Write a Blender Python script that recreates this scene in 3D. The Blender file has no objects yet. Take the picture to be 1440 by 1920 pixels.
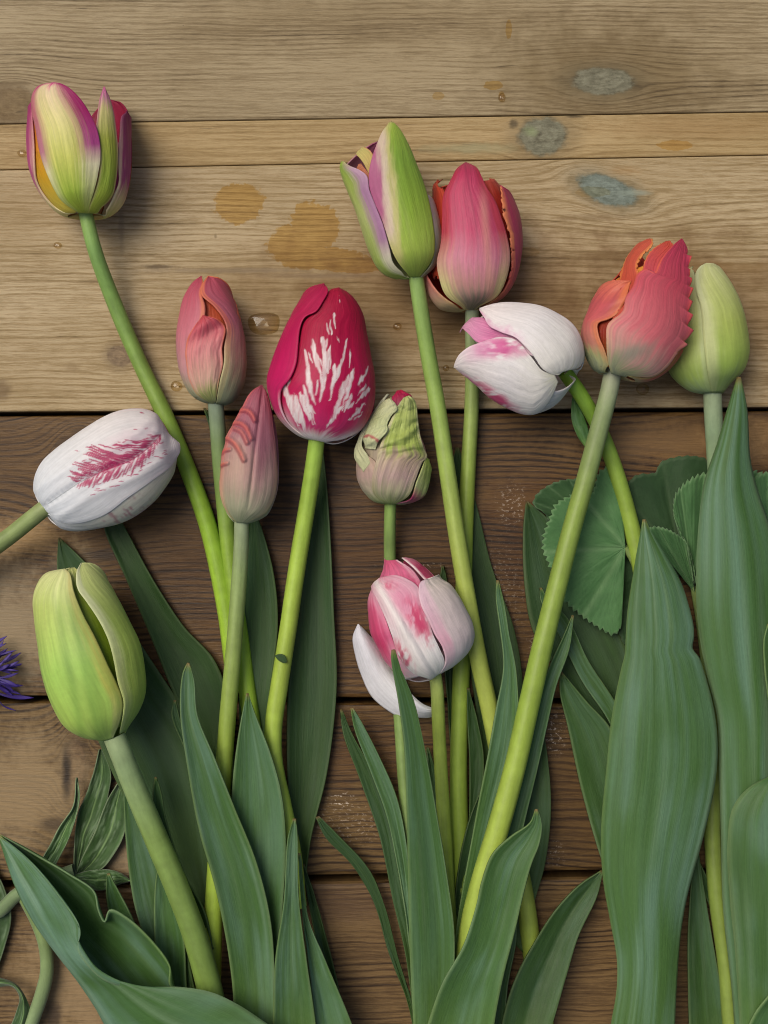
import bpy, math, random
import numpy as np

# ------------------------------------------------------------------ camera, sky, sun, exposure
S = 4600.0            # picture pixels (1440 x 1920 photograph) per metre on the table top
DCAM = 0.52           # camera height above the table, metres
DPX = DCAM * S

sc = bpy.context.scene
cam_data = bpy.data.cameras.new('camera')
cam = bpy.data.objects.new('camera', cam_data)
sc.collection.objects.link(cam)
cam.location = (0, 0, DCAM)
cam.rotation_euler = (0, 0, 0)
cam_data.sensor_fit = 'VERTICAL'
cam_data.sensor_height = 36.0
cam_data.lens = 36.0 * DCAM / (1920.0 / S)
cam_data.clip_start = 0.01
cam_data.clip_end = 50.0
sc.camera = cam

SUN_EL, SUN_AZ = math.radians(58), math.radians(-52)     # azimuth clockwise from +Y (up in the picture)
world = bpy.data.worlds.new('World')
sc.world = world
world.use_nodes = True
wn, wl = world.node_tree.nodes, world.node_tree.links
bg = wn['Background']
sky = wn.new('ShaderNodeTexSky')
sky.sky_type = 'NISHITA'
sky.sun_disc = False
sky.sun_elevation = SUN_EL
sky.sun_rotation = SUN_AZ
sky.air_density = 1.0
sky.dust_density = 6.0
sky.ozone_density = 0.6
wl.new(sky.outputs[0], bg.inputs[0])
bg.inputs[1].default_value = 0.065

sun_data = bpy.data.lights.new('sun', 'SUN')
sun_data.energy = 1.5
sun_data.angle = math.radians(38)
sun_data.color = (1.0, 0.93, 0.80)
sun = bpy.data.objects.new('sun', sun_data)
sc.collection.objects.link(sun)
from mathutils import Vector, Matrix
sd = Vector((math.sin(SUN_AZ) * math.cos(SUN_EL), math.cos(SUN_AZ) * math.cos(SUN_EL), math.sin(SUN_EL)))
sun.rotation_euler = (-sd).to_track_quat('-Z', 'Y').to_euler()
sun.location = sd * 2

vs = sc.view_settings
vs.view_transform = 'Standard'
vs.look = 'None'
vs.exposure = 0.42
vs.gamma = 1.0
vs.use_curve_mapping = False
sc.cycles.max_bounces = 6
sc.cycles.filter_width = 1.05
sc.cycles.diffuse_bounces = 3
sc.cycles.glossy_bounces = 2
sc.cycles.transmission_bounces = 4
sc.cycles.caustics_reflective = False
sc.cycles.caustics_refractive = False

# ------------------------------------------------------------------ small maths helpers
def lin(c):
    if isinstance(c, str):
        c = [int(c[i:i + 2], 16) / 255.0 for i in (0, 2, 4)]
    c = np.asarray(c, float)
    return np.where(c <= 0.04045, c / 12.92, ((c + 0.055) / 1.055) ** 2.4)

def sstep(a, b, x):
    t = np.clip((x - a) / (b - a + 1e-9), 0, 1)
    return t * t * (3 - 2 * t)

def _hash(ix, iy, seed):
    n = (ix.astype(np.int64) * 374761393 + iy.astype(np.int64) * 668265263 + seed * 974634777) & 0xffffffff
    n = ((n ^ (n >> 13)) * 1274126177) & 0xffffffff
    n = n ^ (n >> 16)
    return (n & 0xffff) / 65535.0

def noise(x, y, seed=0):
    x = np.asarray(x, float); y = np.asarray(y, float)
    ix, iy = np.floor(x), np.floor(y)
    fx, fy = x - ix, y - iy
    fx = fx * fx * (3 - 2 * fx); fy = fy * fy * (3 - 2 * fy)
    a = _hash(ix, iy, seed); b = _hash(ix + 1, iy, seed)
    c = _hash(ix, iy + 1, seed); d = _hash(ix + 1, iy + 1, seed)
    return (a * (1 - fx) + b * fx) * (1 - fy) + (c * (1 - fx) + d * fx) * fy

def fbm(x, y, seed=0, o=3):
    s = 0; a = 0.5; t = 0
    for i in range(o):
        s = s + a * noise(x, y, seed + i * 17); t += a
        x = x * 2.03; y = y * 2.03; a *= 0.5
    return s / t

def ramp(stops, v):
    """piecewise-linear colour ramp; stops [(v, hex)...] -> linear rgb array"""
    vs_ = [s[0] for s in stops]
    cs = np.array([lin(s[1]) for s in stops])
    v = np.asarray(v)
    return np.stack([np.interp(v, vs_, cs[:, k]) for k in range(3)], -1)

def mixc(a, b, m):
    m = np.clip(np.asarray(m), 0, 1)[..., None]
    return a * (1 - m) + b * m

def smooth(pts, n, smoothing=True):
    """Catmull-Rom through pts, resampled evenly by arc length to n points"""
    p = np.asarray(pts, float)
    if len(p) > 2 and smoothing:
        q = np.vstack([2 * p[0] - p[1], p, 2 * p[-1] - p[-2]])
        out = []
        for i in range(1, len(q) - 2):
            p0, p1, p2, p3 = q[i - 1], q[i], q[i + 1], q[i + 2]
            d0 = np.linalg.norm((p1 - p0)[:2]) ** .5 + 1e-6
            d1 = np.linalg.norm((p2 - p1)[:2]) ** .5 + 1e-6
            d2 = np.linalg.norm((p3 - p2)[:2]) ** .5 + 1e-6
            m1 = (p1 - p0) / d0 - (p2 - p0) / (d0 + d1) + (p2 - p1) / d1
            m2 = (p2 - p1) / d1 - (p3 - p1) / (d1 + d2) + (p3 - p2) / d2
            m1 *= d1; m2 *= d1
            t = np.linspace(0, 1, 24, endpoint=False)[:, None]
            out.append((2 * t**3 - 3 * t**2 + 1) * p1 + (t**3 - 2 * t**2 + t) * m1
                       + (-2 * t**3 + 3 * t**2) * p2 + (t**3 - t**2) * m2)
        p = np.vstack(out + [p[-1:]])
    d = np.linalg.norm(np.diff(p[:, :2], axis=0), axis=1) + 1e-7
    s = np.concatenate([[0], np.cumsum(d)]); s /= s[-1]
    t = np.linspace(0, 1, n)
    return np.stack([np.interp(t, s, p[:, k]) for k in range(p.shape[1])], 1)

def W(p):
    """photo pixel + height (in table-pixels) -> metres; the pixel ray meets the plane at that height"""
    p = np.asarray(p, float)
    k = (DPX - p[..., 2]) / DPX
    return np.stack([(p[..., 0] - 720) * k / S, (960 - p[..., 1]) * k / S, p[..., 2] / S], -1)

# ------------------------------------------------------------------ scene helpers
COL = sc.collection
MATS = {}

def link(o, parent=None):
    COL.objects.link(o)
    if parent is not None:
        o.parent = parent
    return o

def thing(name, label, cat, loc=(0, 0, 0), group=None):
    o = bpy.data.objects.new(name, None)
    o.empty_display_size = 0.01
    COL.objects.link(o)
    o.location = loc
    o['label'] = label
    o['category'] = cat
    if group:
        o['group'] = group
    return o

def grid_mesh(name, V, mat, parent=None, cols=None, uv=None, thick=0.0, closed_u=False, label=None):
    """V (nv, nu, 3) in metres -> smooth shaded grid object (local to parent)"""
    nv, nu = V.shape[:2]
    off = np.array(parent.location) if parent is not None else np.zeros(3)
    verts = (V - off).reshape(-1, 3)
    i = np.arange(nv * nu).reshape(nv, nu)
    if closed_u:
        a, b = i[:-1], np.roll(i, -1, 1)[:-1]
        c, d = np.roll(i, -1, 1)[1:], i[1:]
    else:
        a, b, c, d = i[:-1, :-1], i[:-1, 1:], i[1:, 1:], i[1:, :-1]
    f = np.stack([a, b, c, d], -1).reshape(-1, 4)
    me = bpy.data.meshes.new(name)
    me.from_pydata(verts.tolist(), [], f.tolist())
    me.polygons.foreach_set('use_smooth', np.ones(len(f), bool))
    if cols is not None:
        at = me.color_attributes.new('tint', 'FLOAT_COLOR', 'POINT')
        c4 = np.concatenate([cols.reshape(-1, 3), np.ones((len(verts), 1))], 1)
        at.data.foreach_set('color', c4.astype(np.float32).ravel())
    if uv is not None:
        at = me.attributes.new('grain', 'FLOAT_VECTOR', 'POINT')
        u3 = np.concatenate([uv.reshape(-1, 2), np.zeros((len(verts), 1))], 1)
        at.data.foreach_set('vector', u3.astype(np.float32).ravel())
    me.materials.append(MATS[mat])
    me.update()
    o = bpy.data.objects.new(name, me)
    link(o, parent)
    if thick:
        m = o.modifiers.new('thickness', 'SOLIDIFY')
        m.thickness = thick
        m.offset = 0.0
    if label:
        o['label'] = label
    return o

# ------------------------------------------------------------------ node expression helper
class NT:
    def __init__(self, name):
        self.mat = bpy.data.materials.new(name)
        self.mat.use_nodes = True
        self.t = self.mat.node_tree
        self.n = self.t.nodes
        self.bsdf = self.n['Principled BSDF']
        self.out = self.n['Material Output']
        MATS[name] = self.mat
    def new(self, kind, **kw):
        nd = self.n.new(kind)
        for k, v in kw.items():
            setattr(nd, k, v)
        return nd
    def put(self, sock, val):
        if isinstance(val, E):
            self.t.links.new(val.s, sock)
        elif val is not None:
            sock.default_value = val
    def math(self, op, a, b=None, c=None, clamp=False):
        nd = self.new('ShaderNodeMath', operation=op, use_clamp=clamp)
        for i, x in enumerate((a, b, c)):
            if x is not None:
                self.put(nd.inputs[i], x)
        return E(self, nd.outputs[0])
    def vec(self, x, y, z=0.0):
        nd = self.new('ShaderNodeCombineXYZ')
        for i, q in enumerate((x, y, z)):
            self.put(nd.inputs[i], q)
        return E(self, nd.outputs[0])
    def noise(self, vec, scale=1.0, detail=2.0, rough=0.5, dist=0.0):
        nd = self.new('ShaderNodeTexNoise')
        self.put(nd.inputs['Vector'], vec)
        nd.inputs['Scale'].default_value = scale
        nd.inputs['Detail'].default_value = detail
        nd.inputs['Roughness'].default_value = rough
        nd.inputs['Distortion'].default_value = dist
        return E(self, nd.outputs[0])
    def sm(self, a, b, x):
        nd = self.new('ShaderNodeMapRange', interpolation_type='SMOOTHSTEP')
        self.put(nd.inputs[0], x)
        inv = a > b
        nd.inputs[1].default_value = min(a, b); nd.inputs[2].default_value = max(a, b)
        nd.inputs[3].default_value = 1.0 if inv else 0.0
        nd.inputs[4].default_value = 0.0 if inv else 1.0
        return E(self, nd.outputs[0])
    def mix(self, f, a, b, mode='MIX'):
        nd = self.new('ShaderNodeMix', data_type='RGBA', blend_type=mode)
        self.put(nd.inputs[0], f)
        for sock, v in ((nd.inputs[6], a), (nd.inputs[7], b)):
            if isinstance(v, E):
                self.put(sock, v)
            else:
                sock.default_value = tuple(lin(v)) + (1.0,)
        return E(self, nd.outputs[2])
    def attr(self, name, out='Vector'):
        nd = self.new('ShaderNodeAttribute', attribute_name=name)
        return E(self, nd.outputs[out])
    def sep(self, v):
        nd = self.new('ShaderNodeSeparateXYZ')
        self.put(nd.inputs[0], v)
        return [E(self, nd.outputs[i]) for i in range(3)]
    def bump(self, h, strength=0.3, dist=0.0005):
        nd = self.new('ShaderNodeBump')
        nd.inputs['Strength'].default_value = strength
        nd.inputs['Distance'].default_value = dist
        self.put(nd.inputs['Height'], h)
        return E(self, nd.outputs[0])

class E:
    def __init__(self, nt, s): self.nt, self.s = nt, s
    def __add__(self, o): return self.nt.math('ADD', self, o)
    __radd__ = __add__
    def __mul__(self, o): return self.nt.math('MULTIPLY', self, o)
    __rmul__ = __mul__
    def __sub__(self, o): return self.nt.math('SUBTRACT', self, o)
    def __rsub__(self, o): return self.nt.math('SUBTRACT', o, self)
    def __truediv__(self, o): return self.nt.math('DIVIDE', self, o)
    def __rtruediv__(self, o): return self.nt.math('DIVIDE', o, self)
    def max(self, o): return self.nt.math('MAXIMUM', self, o)
    def min(self, o): return self.nt.math('MINIMUM', self, o)
    def pow(self, o): return self.nt.math('POWER', self, o)
    def sqrt(self): return self.nt.math('SQRT', self)
    def sin(self): return self.nt.math('SINE', self)
    def abs(self): return self.nt.math('ABSOLUTE', self)
    def clamp(self): return self.nt.math('ADD', self, 0.0, clamp=True)

# ------------------------------------------------------------------ materials
def plant_material(name, rough, trans, bump, stripe_u, stripe_v, stripe_amt, spec=0.35, coat=0.0, sheen=0.0):
    N = NT(name)
    g = N.attr('grain')
    x, y, _ = N.sep(g)
    st = N.noise(N.vec(x * stripe_u, y * stripe_v), 1.0, 3.0, 0.7)
    mott = N.noise(N.vec(x * 9.0, y * 9.0), 1.0, 3.0, 0.65)
    base = N.attr('tint', 'Color')
    f = (st - 0.5) * stripe_amt + (mott - 0.5) * (stripe_amt * 0.6) + 1.0
    hsv = N.new('ShaderNodeHueSaturation')
    N.put(hsv.inputs['Value'], f)
    N.put(hsv.inputs['Color'], base)
    colr = E(N, hsv.outputs[0])
    N.put(N.bsdf.inputs['Base Color'], colr)
    N.put(N.bsdf.inputs['Roughness'], (mott - 0.5) * 0.25 + rough)
    N.bsdf.inputs['Specular IOR Level'].default_value = spec
    N.bsdf.inputs['Coat Weight'].default_value = coat
    N.bsdf.inputs['Coat Roughness'].default_value = 0.35
    N.bsdf.inputs['Sheen Weight'].default_value = sheen
    nb = N.bump(st + mott * 0.6, bump, 0.0004)
    N.put(N.bsdf.inputs['Normal'], nb)
    if trans > 0:
        tr = N.new('ShaderNodeBsdfTranslucent')
        N.put(tr.inputs[0], colr)
        mx = N.new('ShaderNodeMixShader')
        mx.inputs[0].default_value = trans
        N.t.links.new(N.bsdf.outputs[0], mx.inputs[1])
        N.t.links.new(tr.outputs[0], mx.inputs[2])
        N.t.links.new(mx.outputs[0], N.out.inputs[0])
    return N

plant_material('petal', 0.46, 0.22, 0.45, 15.0, 1.1, 0.34, spec=0.30, sheen=0.05)
plant_material('leaf', 0.5, 0.08, 0.42, 16.0, 0.7, 0.44, spec=0.26)
plant_material('stem', 0.42, 0.05, 0.22, 14.0, 3.0, 0.40, spec=0.34)
plant_material('round_leaf', 0.62, 0.10, 0.30, 9.0, 9.0, 0.18, spec=0.25, sheen=0.15)
plant_material('hairy_leaf', 0.58, 0.10, 0.35, 16.0, 8.0, 0.25, spec=0.3, sheen=0.25)
plant_material('floret', 0.5, 0.15, 0.1, 8.0, 2.0, 0.2, spec=0.3)

w_ = NT('water')
wl_ = w_.new('ShaderNodeLayerWeight'); wl_.inputs['Blend'].default_value = 0.5
wf = (E(w_, wl_.outputs['Facing']).pow(4.0) * 0.5 + 0.035)
wt = w_.new('ShaderNodeBsdfTransparent'); wt.inputs[0].default_value = (0.95, 0.91, 0.82, 1)
wg = w_.new('ShaderNodeBsdfGlossy'); wg.inputs['Roughness'].default_value = 0.06
wm = w_.new('ShaderNodeMixShader')
w_.put(wm.inputs[0], wf); w_.t.links.new(wt.outputs[0], wm.inputs[1]); w_.t.links.new(wg.outputs[0], wm.inputs[2])
w_.t.links.new(wm.outputs[0], w_.out.inputs[0])

u_ = NT('underboard_dark')
u_.bsdf.inputs['Roughness'].default_value = 0.85
un = u_.noise(u_.attr('grain'), 0.02, 3.0)
u_.put(u_.bsdf.inputs['Base Color'], u_.mix(un, '2a2016', '15100b'))

def wood(name, light, mid, dark, seed, knots=(), stains=(), marks=(), spacing=11.0, ringamt=0.5,
         rough=0.62, waves=9.0, fine=0.45, tone=0.35, patches=(), specks=0.0, residue=(), slope=0.0):
    """plank material in plank pixel coordinates: growth rings flow round the knots"""
    N = NT(name)
    x, y, _ = N.sep(N.attr('grain'))
    sx = x + seed * 913.0
    w1 = N.noise(N.vec(sx * 0.0021, y * 0.0045), 1.0, 2.0, 0.5) - 0.5
    w2 = N.noise(N.vec(sx * 0.011, y * 0.03), 1.0, 2.0, 0.5) - 0.5
    ye = y + w1 * (waves * 6.0) + w2 * (waves * 0.7) + x * slope
    rs = []
    for (kx, ky, a, b, rot, strength, col, rim) in knots:
        c_, s_ = math.cos(math.radians(rot)), math.sin(math.radians(rot))
        dx, dy = x - kx, y - ky
        ex = (dx * c_ + dy * s_) / a
        ey = (dy * c_ - dx * s_) / b
        r2 = ex * ex + ey * ey
        ye = ye - (dy * strength) / (r2 * 0.6).max(1.0)
        rs.append((r2.sqrt(), col, rim, kx, ky, ex, ey))
    fib0 = N.noise(N.vec(sx * 0.018, y * 0.3), 1.0, 3.0, 0.7)
    ph = N.noise(N.vec(sx * 0.0013, ye * 0.012), 1.0, 1.0, 0.5)
    ring = ((ye * (2 * math.pi / spacing) + ph * 16.0 + (fib0 - 0.5) * 2.0).sin() * 0.5 + 0.5).pow(3.0)
    amp = N.sm(0.28, 0.68, N.noise(N.vec(sx * 0.0016, ye * 0.02), 1.0, 2.0, 0.55))
    fin = N.noise(N.vec(sx * 0.009, ye * 0.24), 1.0, 4.0, 0.72)
    fib = N.noise(N.vec(sx * 0.035, y * 0.33), 1.0, 4.0, 0.8)
    band = N.noise(N.vec(sx * 0.0014, ye * 0.026), 1.0, 3.0, 0.6)
    g = ring * amp * ringamt + (fin - 0.5) * (fine * 2.3) + (band - 0.5) * 0.85 + (fib - 0.5) * 1.1 + (fib0 - 0.5) * 0.7 + 0.16
    c = N.mix(N.sm(-0.05, 0.5, g), light, mid)
    c = N.mix(N.sm(0.4, 1.0, g), c, dark)
    # slow change of tone over the board
    tn = N.noise(N.vec(sx * 0.0026, y * 0.006), 1.0, 2.0, 0.5)
    c = N.mix((N.sm(0.35, 0.75, tn) * tone), c, mid)
    wob = (N.noise(N.vec(sx * 0.02, y * 0.02), 1.0, 3.0, 0.6) - 0.5)
    wob2 = (N.noise(N.vec(sx * 0.09, y * 0.09), 1.0, 2.0, 0.6) - 0.5)
    for (px, py, rx, ry, colr, amt) in patches:      # broad weathered / damp areas of the timber
        dx, dy = (x - px) / rx, (y - py) / ry
        m = N.sm(1.15, 0.25, (dx * dx + dy * dy).sqrt() + wob * 1.2 + (fin - 0.5) * 0.35)
        tinted = N.mix(1.0, c, colr, 'MULTIPLY')
        c = N.mix(m * amt, c, tinted)
    for (r, col, rim, kx, ky, ex, ey) in rs:
        rw = r + wob * 0.5 + wob2 * 0.3
        tex = N.noise(N.vec(x * 0.05, y * 0.10), 1.0, 5.0, 0.75)
        kr = ((rw * 17.0 + tex * 7.0).sin() * 0.5 + 0.5)
        kc = N.mix((kr * 0.22 + (tex - 0.5) * 2.4 + 0.22 + N.sm(0.55, 1.0, rw) * 0.3).clamp(), col, rim)
        c = N.mix(N.sm(1.9, 0.95, rw) * 0.34, c, rim)
        c = N.mix(N.sm(1.10, 0.80, rw), c, kc)
    um = None
    for (px, py, rx, ry, colr, amt) in stains:       # spilled drips with ragged outline
        dx, dy = (x - px) / rx, (y - py) / ry
        m = N.sm(1.06, 0.95, (dx * dx + dy * dy).sqrt() + wob * 0.8 + wob2 * 0.55) * amt
        um = m if um is None else um.max(m)
    if um is not None:
        c = N.mix(um, c, N.mix(1.0, c, 'f4dc9a', 'MULTIPLY'))
    for (px, py, rx, ry, colr, amt) in marks:        # smudges
        dx, dy = (x - px) / rx, (y - py) / ry
        m = N.sm(1.1, 0.2, (dx * dx + dy * dy).sqrt() + wob * 1.1 + wob2 * 0.6)
        c = N.mix(m * amt, c, colr)
    if specks > 0:
        sp = N.noise(N.vec(sx * 0.06, y * 0.16), 1.0, 2.0, 0.6)
        c = N.mix(N.sm(0.755, 0.80, sp) * specks, c, '2a2118')
        spl = N.noise(N.vec(sx * 0.011, ye * 0.30), 1.0, 2.0, 0.5)
        c = N.mix(N.sm(0.70, 0.76, spl) * specks * 0.75, c, '3a2d1d')
    for (px, py, rx, ry, amt) in residue:            # dried pale crumbs
        dx, dy = (x - px) / rx, (y - py) / ry
        m = N.sm(1.0, 0.1, (dx * dx + dy * dy).sqrt())
        fl = N.noise(N.vec(x * 0.13, y * 0.2), 1.0, 3.0, 0.7)
        c = N.mix(m * N.sm(0.54, 0.66, fl) * amt, c, 'cdbfae')
    N.put(N.bsdf.inputs['Base Color'], c)
    N.put(N.bsdf.inputs['Roughness'], (fin - 0.5) * 0.3 + (tn - 0.5) * 0.35 + rough)
    N.bsdf.inputs['Specular IOR Level'].default_value = 0.3
    N.put(N.bsdf.inputs['Normal'], N.bump(fib0 * 0.7 + fib * 0.5, 0.45, 0.0006))
    return N

def st(*a): return [(q[0], q[1], q[2], q[3], 'x', q[4]) for q in a]
wood('plank_wood_a', 'a09070', '817052', '4a3c27', 1, spacing=9.5, ringamt=0.5, waves=4, specks=0.85, fine=.5,
     knots=[(1130, 152, 62, 27, 0, 0.85, '807e69', '443f2d'), (22, 195, 52, 34, 0, 0.85, '7d6a4a', '5d4a30')],
     stains=st((954, 55, 6, 17, .9), (925, 160, 17, 9, .9), (940, 180, 6, 9, .8), (822, 180, 11, 7, .7)),
     patches=[(1150, 150, 300, 140, 'c6bda8', 0.8), (700, 40, 500, 70, 'd4ccbc', 0.6)])
wood('plank_wood_b', 'ab946a', '8f774d', '604a30', 2, spacing=13, ringamt=0.35, waves=3, specks=0.6, fine=0.45,
     knots=[(1018, 255, 50, 38, -12, 0.5, '807f69', '433d2b')],
     stains=st((1265, 272, 36, 9, .8)),
     marks=[(880, 278, 120, 14, '8c8a68', 0.6), (963, 232, 10, 12, '3c3222', 0.7), (1075, 218, 26, 4, '32291c', 0.7), (995, 246, 18, 14, '8a9868', .5)],
     patches=[(1300, 240, 200, 30, 'dccbb4', 0.5)])
wood('plank_wood_c', 'b09d7b', '8d7853', '54432a', 3, spacing=12, ringamt=0.42, waves=4.5, specks=0.3, tone=0.45, fine=.5,
     knots=[(1140, 357, 60, 27, 20, 0.9, '7c877d', '474d40'), (223, 668, 22, 20, 20, 0.3, '8a755a', '5b4a38')],
     stains=st((450, 382, 46, 40, .95), (590, 425, 46, 46, .95), (560, 455, 56, 36, .95), (600, 485, 84, 22, .95), (665, 498, 70, 14, .9), (945, 472, 70, 14, .5), (1110, 360, 30, 10, .4)),
     marks=[(1165, 320, 40, 12, '98774a', 0.45), (1190, 362, 40, 8, '8f9a8c', 0.55), (1108, 408, 70, 10, '6c5636', .5), (1150, 480, 190, 10, '6a5230', .5), (1330, 500, 200, 14, '7c6038', .6),
            (1250, 440, 200, 8, '705836', .5), (135, 690, 22, 16, '85704f', 0.5), (5, 730, 22, 26, '6a563c', 0.7), (300, 500, 44, 5, '57462f', .8), (430, 507, 200, 7, '7a6a54', .65), (600, 517, 140, 7, '7a6650', .55),
            (228, 440, 8, 70, '7a6a54', .5), (404, 443, 4, 7, '6a5838', .6)],
     patches=[(860, 560, 480, 170, 'c4b099', 0.85), (1300, 600, 300, 190, 'c0ac94', 0.75), (300, 640, 120, 60, 'd8ccba', .5)])
wood('plank_wood_d', '654a25', '452f16', '1e1308', 4, spacing=11, ringamt=0.8, waves=9, rough=0.46, fine=0.55,
     knots=[(140, 880, 40, 60, 10, 0.8, '6a5232', '3f2d18'), (1395, 820, 90, 40, 0, 0.5, '80633c', '5c4324')],
     marks=[(20, 1180, 140, 160, '9a896c', .7), (30, 1010, 130, 45, 'a5875a', .65), (140, 1130, 80, 130, '94815f', .55), (1250, 830, 300, 50, '8a6c46', .4), (190, 1040, 44, 14, '33261a', .8), (105, 1070, 30, 14, '3c2e20', .7)],
     patches=[(560, 1060, 420, 240, 'c4aa90', 0.55), (980, 1000, 140, 140, 'c8a878', 0.5), (560, 900, 300, 70, 'b89c84', .5)],
     residue=[(960, 945, 40, 60, .5), (1010, 1210, 30, 40, .6), (770, 1060, 90, 8, .5), (150, 985, 60, 18, .5), (940, 1120, 60, 160, .25)])
wood('plank_wood_e', '6e5630', '4b371c', '25180a', 5, spacing=12, ringamt=0.85, waves=13, rough=0.5, fine=0.55,
     knots=[(138, 1435, 22, 52, 6, 0.9, '6b5236', '2a1d12')],
     marks=[(40, 1480, 170, 170, '9a8461', .65), (220, 1600, 100, 70, 'a59274', .6), (125, 1450, 12, 60, '1c130c', .9), (100, 1545, 34, 18, '33261a', .7)],
     patches=[(650, 1400, 220, 100, 'c8a684', 0.6), (1070, 1480, 140, 200, 'd0b890', 0.35)],
     residue=[(640, 1500, 34, 22, 1.0), (1040, 1375, 34, 60, .7), (650, 1545, 120, 60, .3), (1040, 1600, 30, 40, .3)])
wood('plank_wood_f', '745c39', '543f24', '2e1f10', 6, spacing=10, ringamt=0.8, waves=10, rough=0.52, fine=0.55,
     marks=[(180, 1840, 200, 160, 'a08864', .6), (620, 1690, 160, 60, '5a4430', .5), (100, 1905, 20, 40, '33261a', .8)])

# ------------------------------------------------------------------ the table top: planks over an added dark underboard
def rounded_box(name, quad, z0, z1, bev, mat, parent):
    """quad: 4 px corners (x, y) TL TR BR BL; a board with eased edges"""
    q = np.array(quad, float)
    cx = q.mean(0)
    prof = [(0.0, z0), (0.0, z1 - bev), (bev * 0.3, z1 - bev * 0.3), (bev, z1)]
    ring_n = 4
    verts = []
    for ins, z in prof:
        c = q.copy()
        c[[0, 3], 0] += ins; c[[1, 2], 0] -= ins
        c[[0, 1], 1] += ins; c[[2, 3], 1] -= ins
        for p in c:
            verts.append((p[0], p[1], z))
    V = np.array(verts)
    faces = []
    for r in range(len(prof) - 1):
        for k in range(4):
            a, b = r * 4 + k, r * 4 + (k + 1) % 4
            faces.append((a, a + 4, b + 4, b))
    top = (len(prof) - 1) * 4
    faces.append((top, top + 3, top + 2, top + 1))
    faces.append((0, 1, 2, 3))
    me = bpy.data.meshes.new(name)
    Wm = np.stack([(V[:, 0] - 720) / S, (960 - V[:, 1]) / S, V[:, 2] / S], 1)
    me.from_pydata(Wm.tolist(), [], faces)
    at = me.attributes.new('grain', 'FLOAT_VECTOR', 'POINT')
    g = V.copy()
    g[:, 2] = 0
    at.data.foreach_set('vector', g.astype(np.float32).ravel())
    me.materials.append(MATS[mat])
    me.update()
    o = bpy.data.objects.new(name, me)
    link(o, parent)
    return o

table = rounded_box('tabletop', [(-520, -420), (1960, -420), (1960, 2440), (-520, 2440)], -260, -124, 6, 'underboard_dark', None)  # solid sheet added under the planks to stop sky light through the gaps
table['kind'] = 'structure'
XL, XR = -500, 1940
def ln(a, b):          # joint given at x=0 and x=1440 -> y at the board ends
    m = (b - a) / 1440.0
    return a + m * XL, a + m * XR
J = [(-300, -330), (232, 209), (318, 290), (776, 767), (1311, 1318), (1660, 1634), (2300, 2300)]
gaps = [0, 0.6, 0.6, 3.8, 5.5, 6.5, 0]
zt = [0, -1.5, 0, 0, 0, 0]
bevs = [3, 2.5, 4, 8, 9, 10]
for k in range(6):
    ta, tb = ln(*J[k]); ba, bb = ln(*J[k + 1])
    rounded_box('plank', [(XL, ta + gaps[k]), (XR, tb + gaps[k]), (XR, bb - gaps[k + 1]), (XL, ba - gaps[k + 1])],
                -120, zt[k], bevs[k], 'plank_wood_' + 'abcdef'[k], table)

# ------------------------------------------------------------------ plant builders
def stem(parent, pts, r0, r1, cols, name='stem', seg=14, n=70, mat='stem', seed=0, lump=0.02):
    """pts (px, py, h): centre line from the flower down; radius in px; cols ramp along it"""
    c = smooth(pts, n)
    P = W(c)
    T = np.gradient(P, axis=0); T /= np.linalg.norm(T, axis=1)[:, None]
    up = np.array([0, 0, 1.0])
    A = np.cross(T, up); A /= np.linalg.norm(A, axis=1)[:, None]
    B = np.cross(A, T)
    v = np.linspace(0, 1, n)
    r = (r0 + (r1 - r0) * v) / S * ((DPX - c[:, 2]) / DPX)
    r = r * (1 + (noise(v * 9, v * 0 + seed, seed) - .5) * lump * 2)
    th = np.linspace(0, 2 * np.pi, seg, endpoint=False)
    V = P[:, None, :] + r[:, None, None] * (A[:, None, :] * np.cos(th)[None, :, None] + B[:, None, :] * np.sin(th)[None, :, None])
    vv = np.repeat(v[:, None], seg, 1)
    col = ramp(cols, vv)
    L = np.linalg.norm(np.diff(c[:, :2], axis=0), axis=1).sum()
    band = noise(vv * L / 16.0, np.cos(th)[None, :] * 0.6 + vv * 0, seed + 5)
    streak = noise(vv * L / 90.0, th[None, :] * 2.2 + vv * 0, seed + 9)
    col = col * (0.9 + (band - .5) * 0.20 + (streak - .5) * 0.24)[..., None]
    uv = np.stack([np.repeat((th / (2 * np.pi))[None], n, 0), vv * L / 100.0], -1)
    return grid_mesh(name, V, mat, parent, col, uv, closed_u=True)

LEAF_D, LEAF_M, LEAF_B = '355626', '52793f', '6d917a'

def leaf_cols(u, v, tone, seed, blue, yellow):
    base = mixc(ramp([(0, LEAF_M), (1, LEAF_M)], v), lin(LEAF_D), 0.55 * fbm(u * 2 + 3, v * 3, seed) + 0.1)
    st = fbm(u * 16 + seed, v * 2.5, seed + 3)
    bl = sstep(0.35, 0.75, fbm(u * 1.6, v * 5, seed + 7) * 0.6 + st * 0.4)
    base = mixc(base, lin(LEAF_B), blue * bl)
    base = mixc(base, lin('9db89a'), sstep(.60, .95, noise(u * 30 + seed, v * 2.2, seed + 4)) * 0.30 * blue)
    base = base * (1 + (noise(u * 60 + seed, v * 2, seed + 6) - .5) * .16 + (noise(u * 23 + seed, v * 1.5, seed + 8) - .5) * .14)[..., None]
    base = mixc(base, lin('7c9c3e'), yellow * sstep(0.35, 0.0, v))
    edge = sstep(0.965, 0.99, np.abs(u))
    base = mixc(base, lin('8fa56c'), edge * 0.35)
    base = mixc(base, lin('8d9a45'), sstep(0.975, 1.0, v) * 0.6)
    base = mixc(base, lin('8a6a4a'), sstep(0.992, 1.0, v) * 0.8)
    return base * (tone * 0.80)  # low tone on leaves deep in the stack paints their shade into the colour

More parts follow.
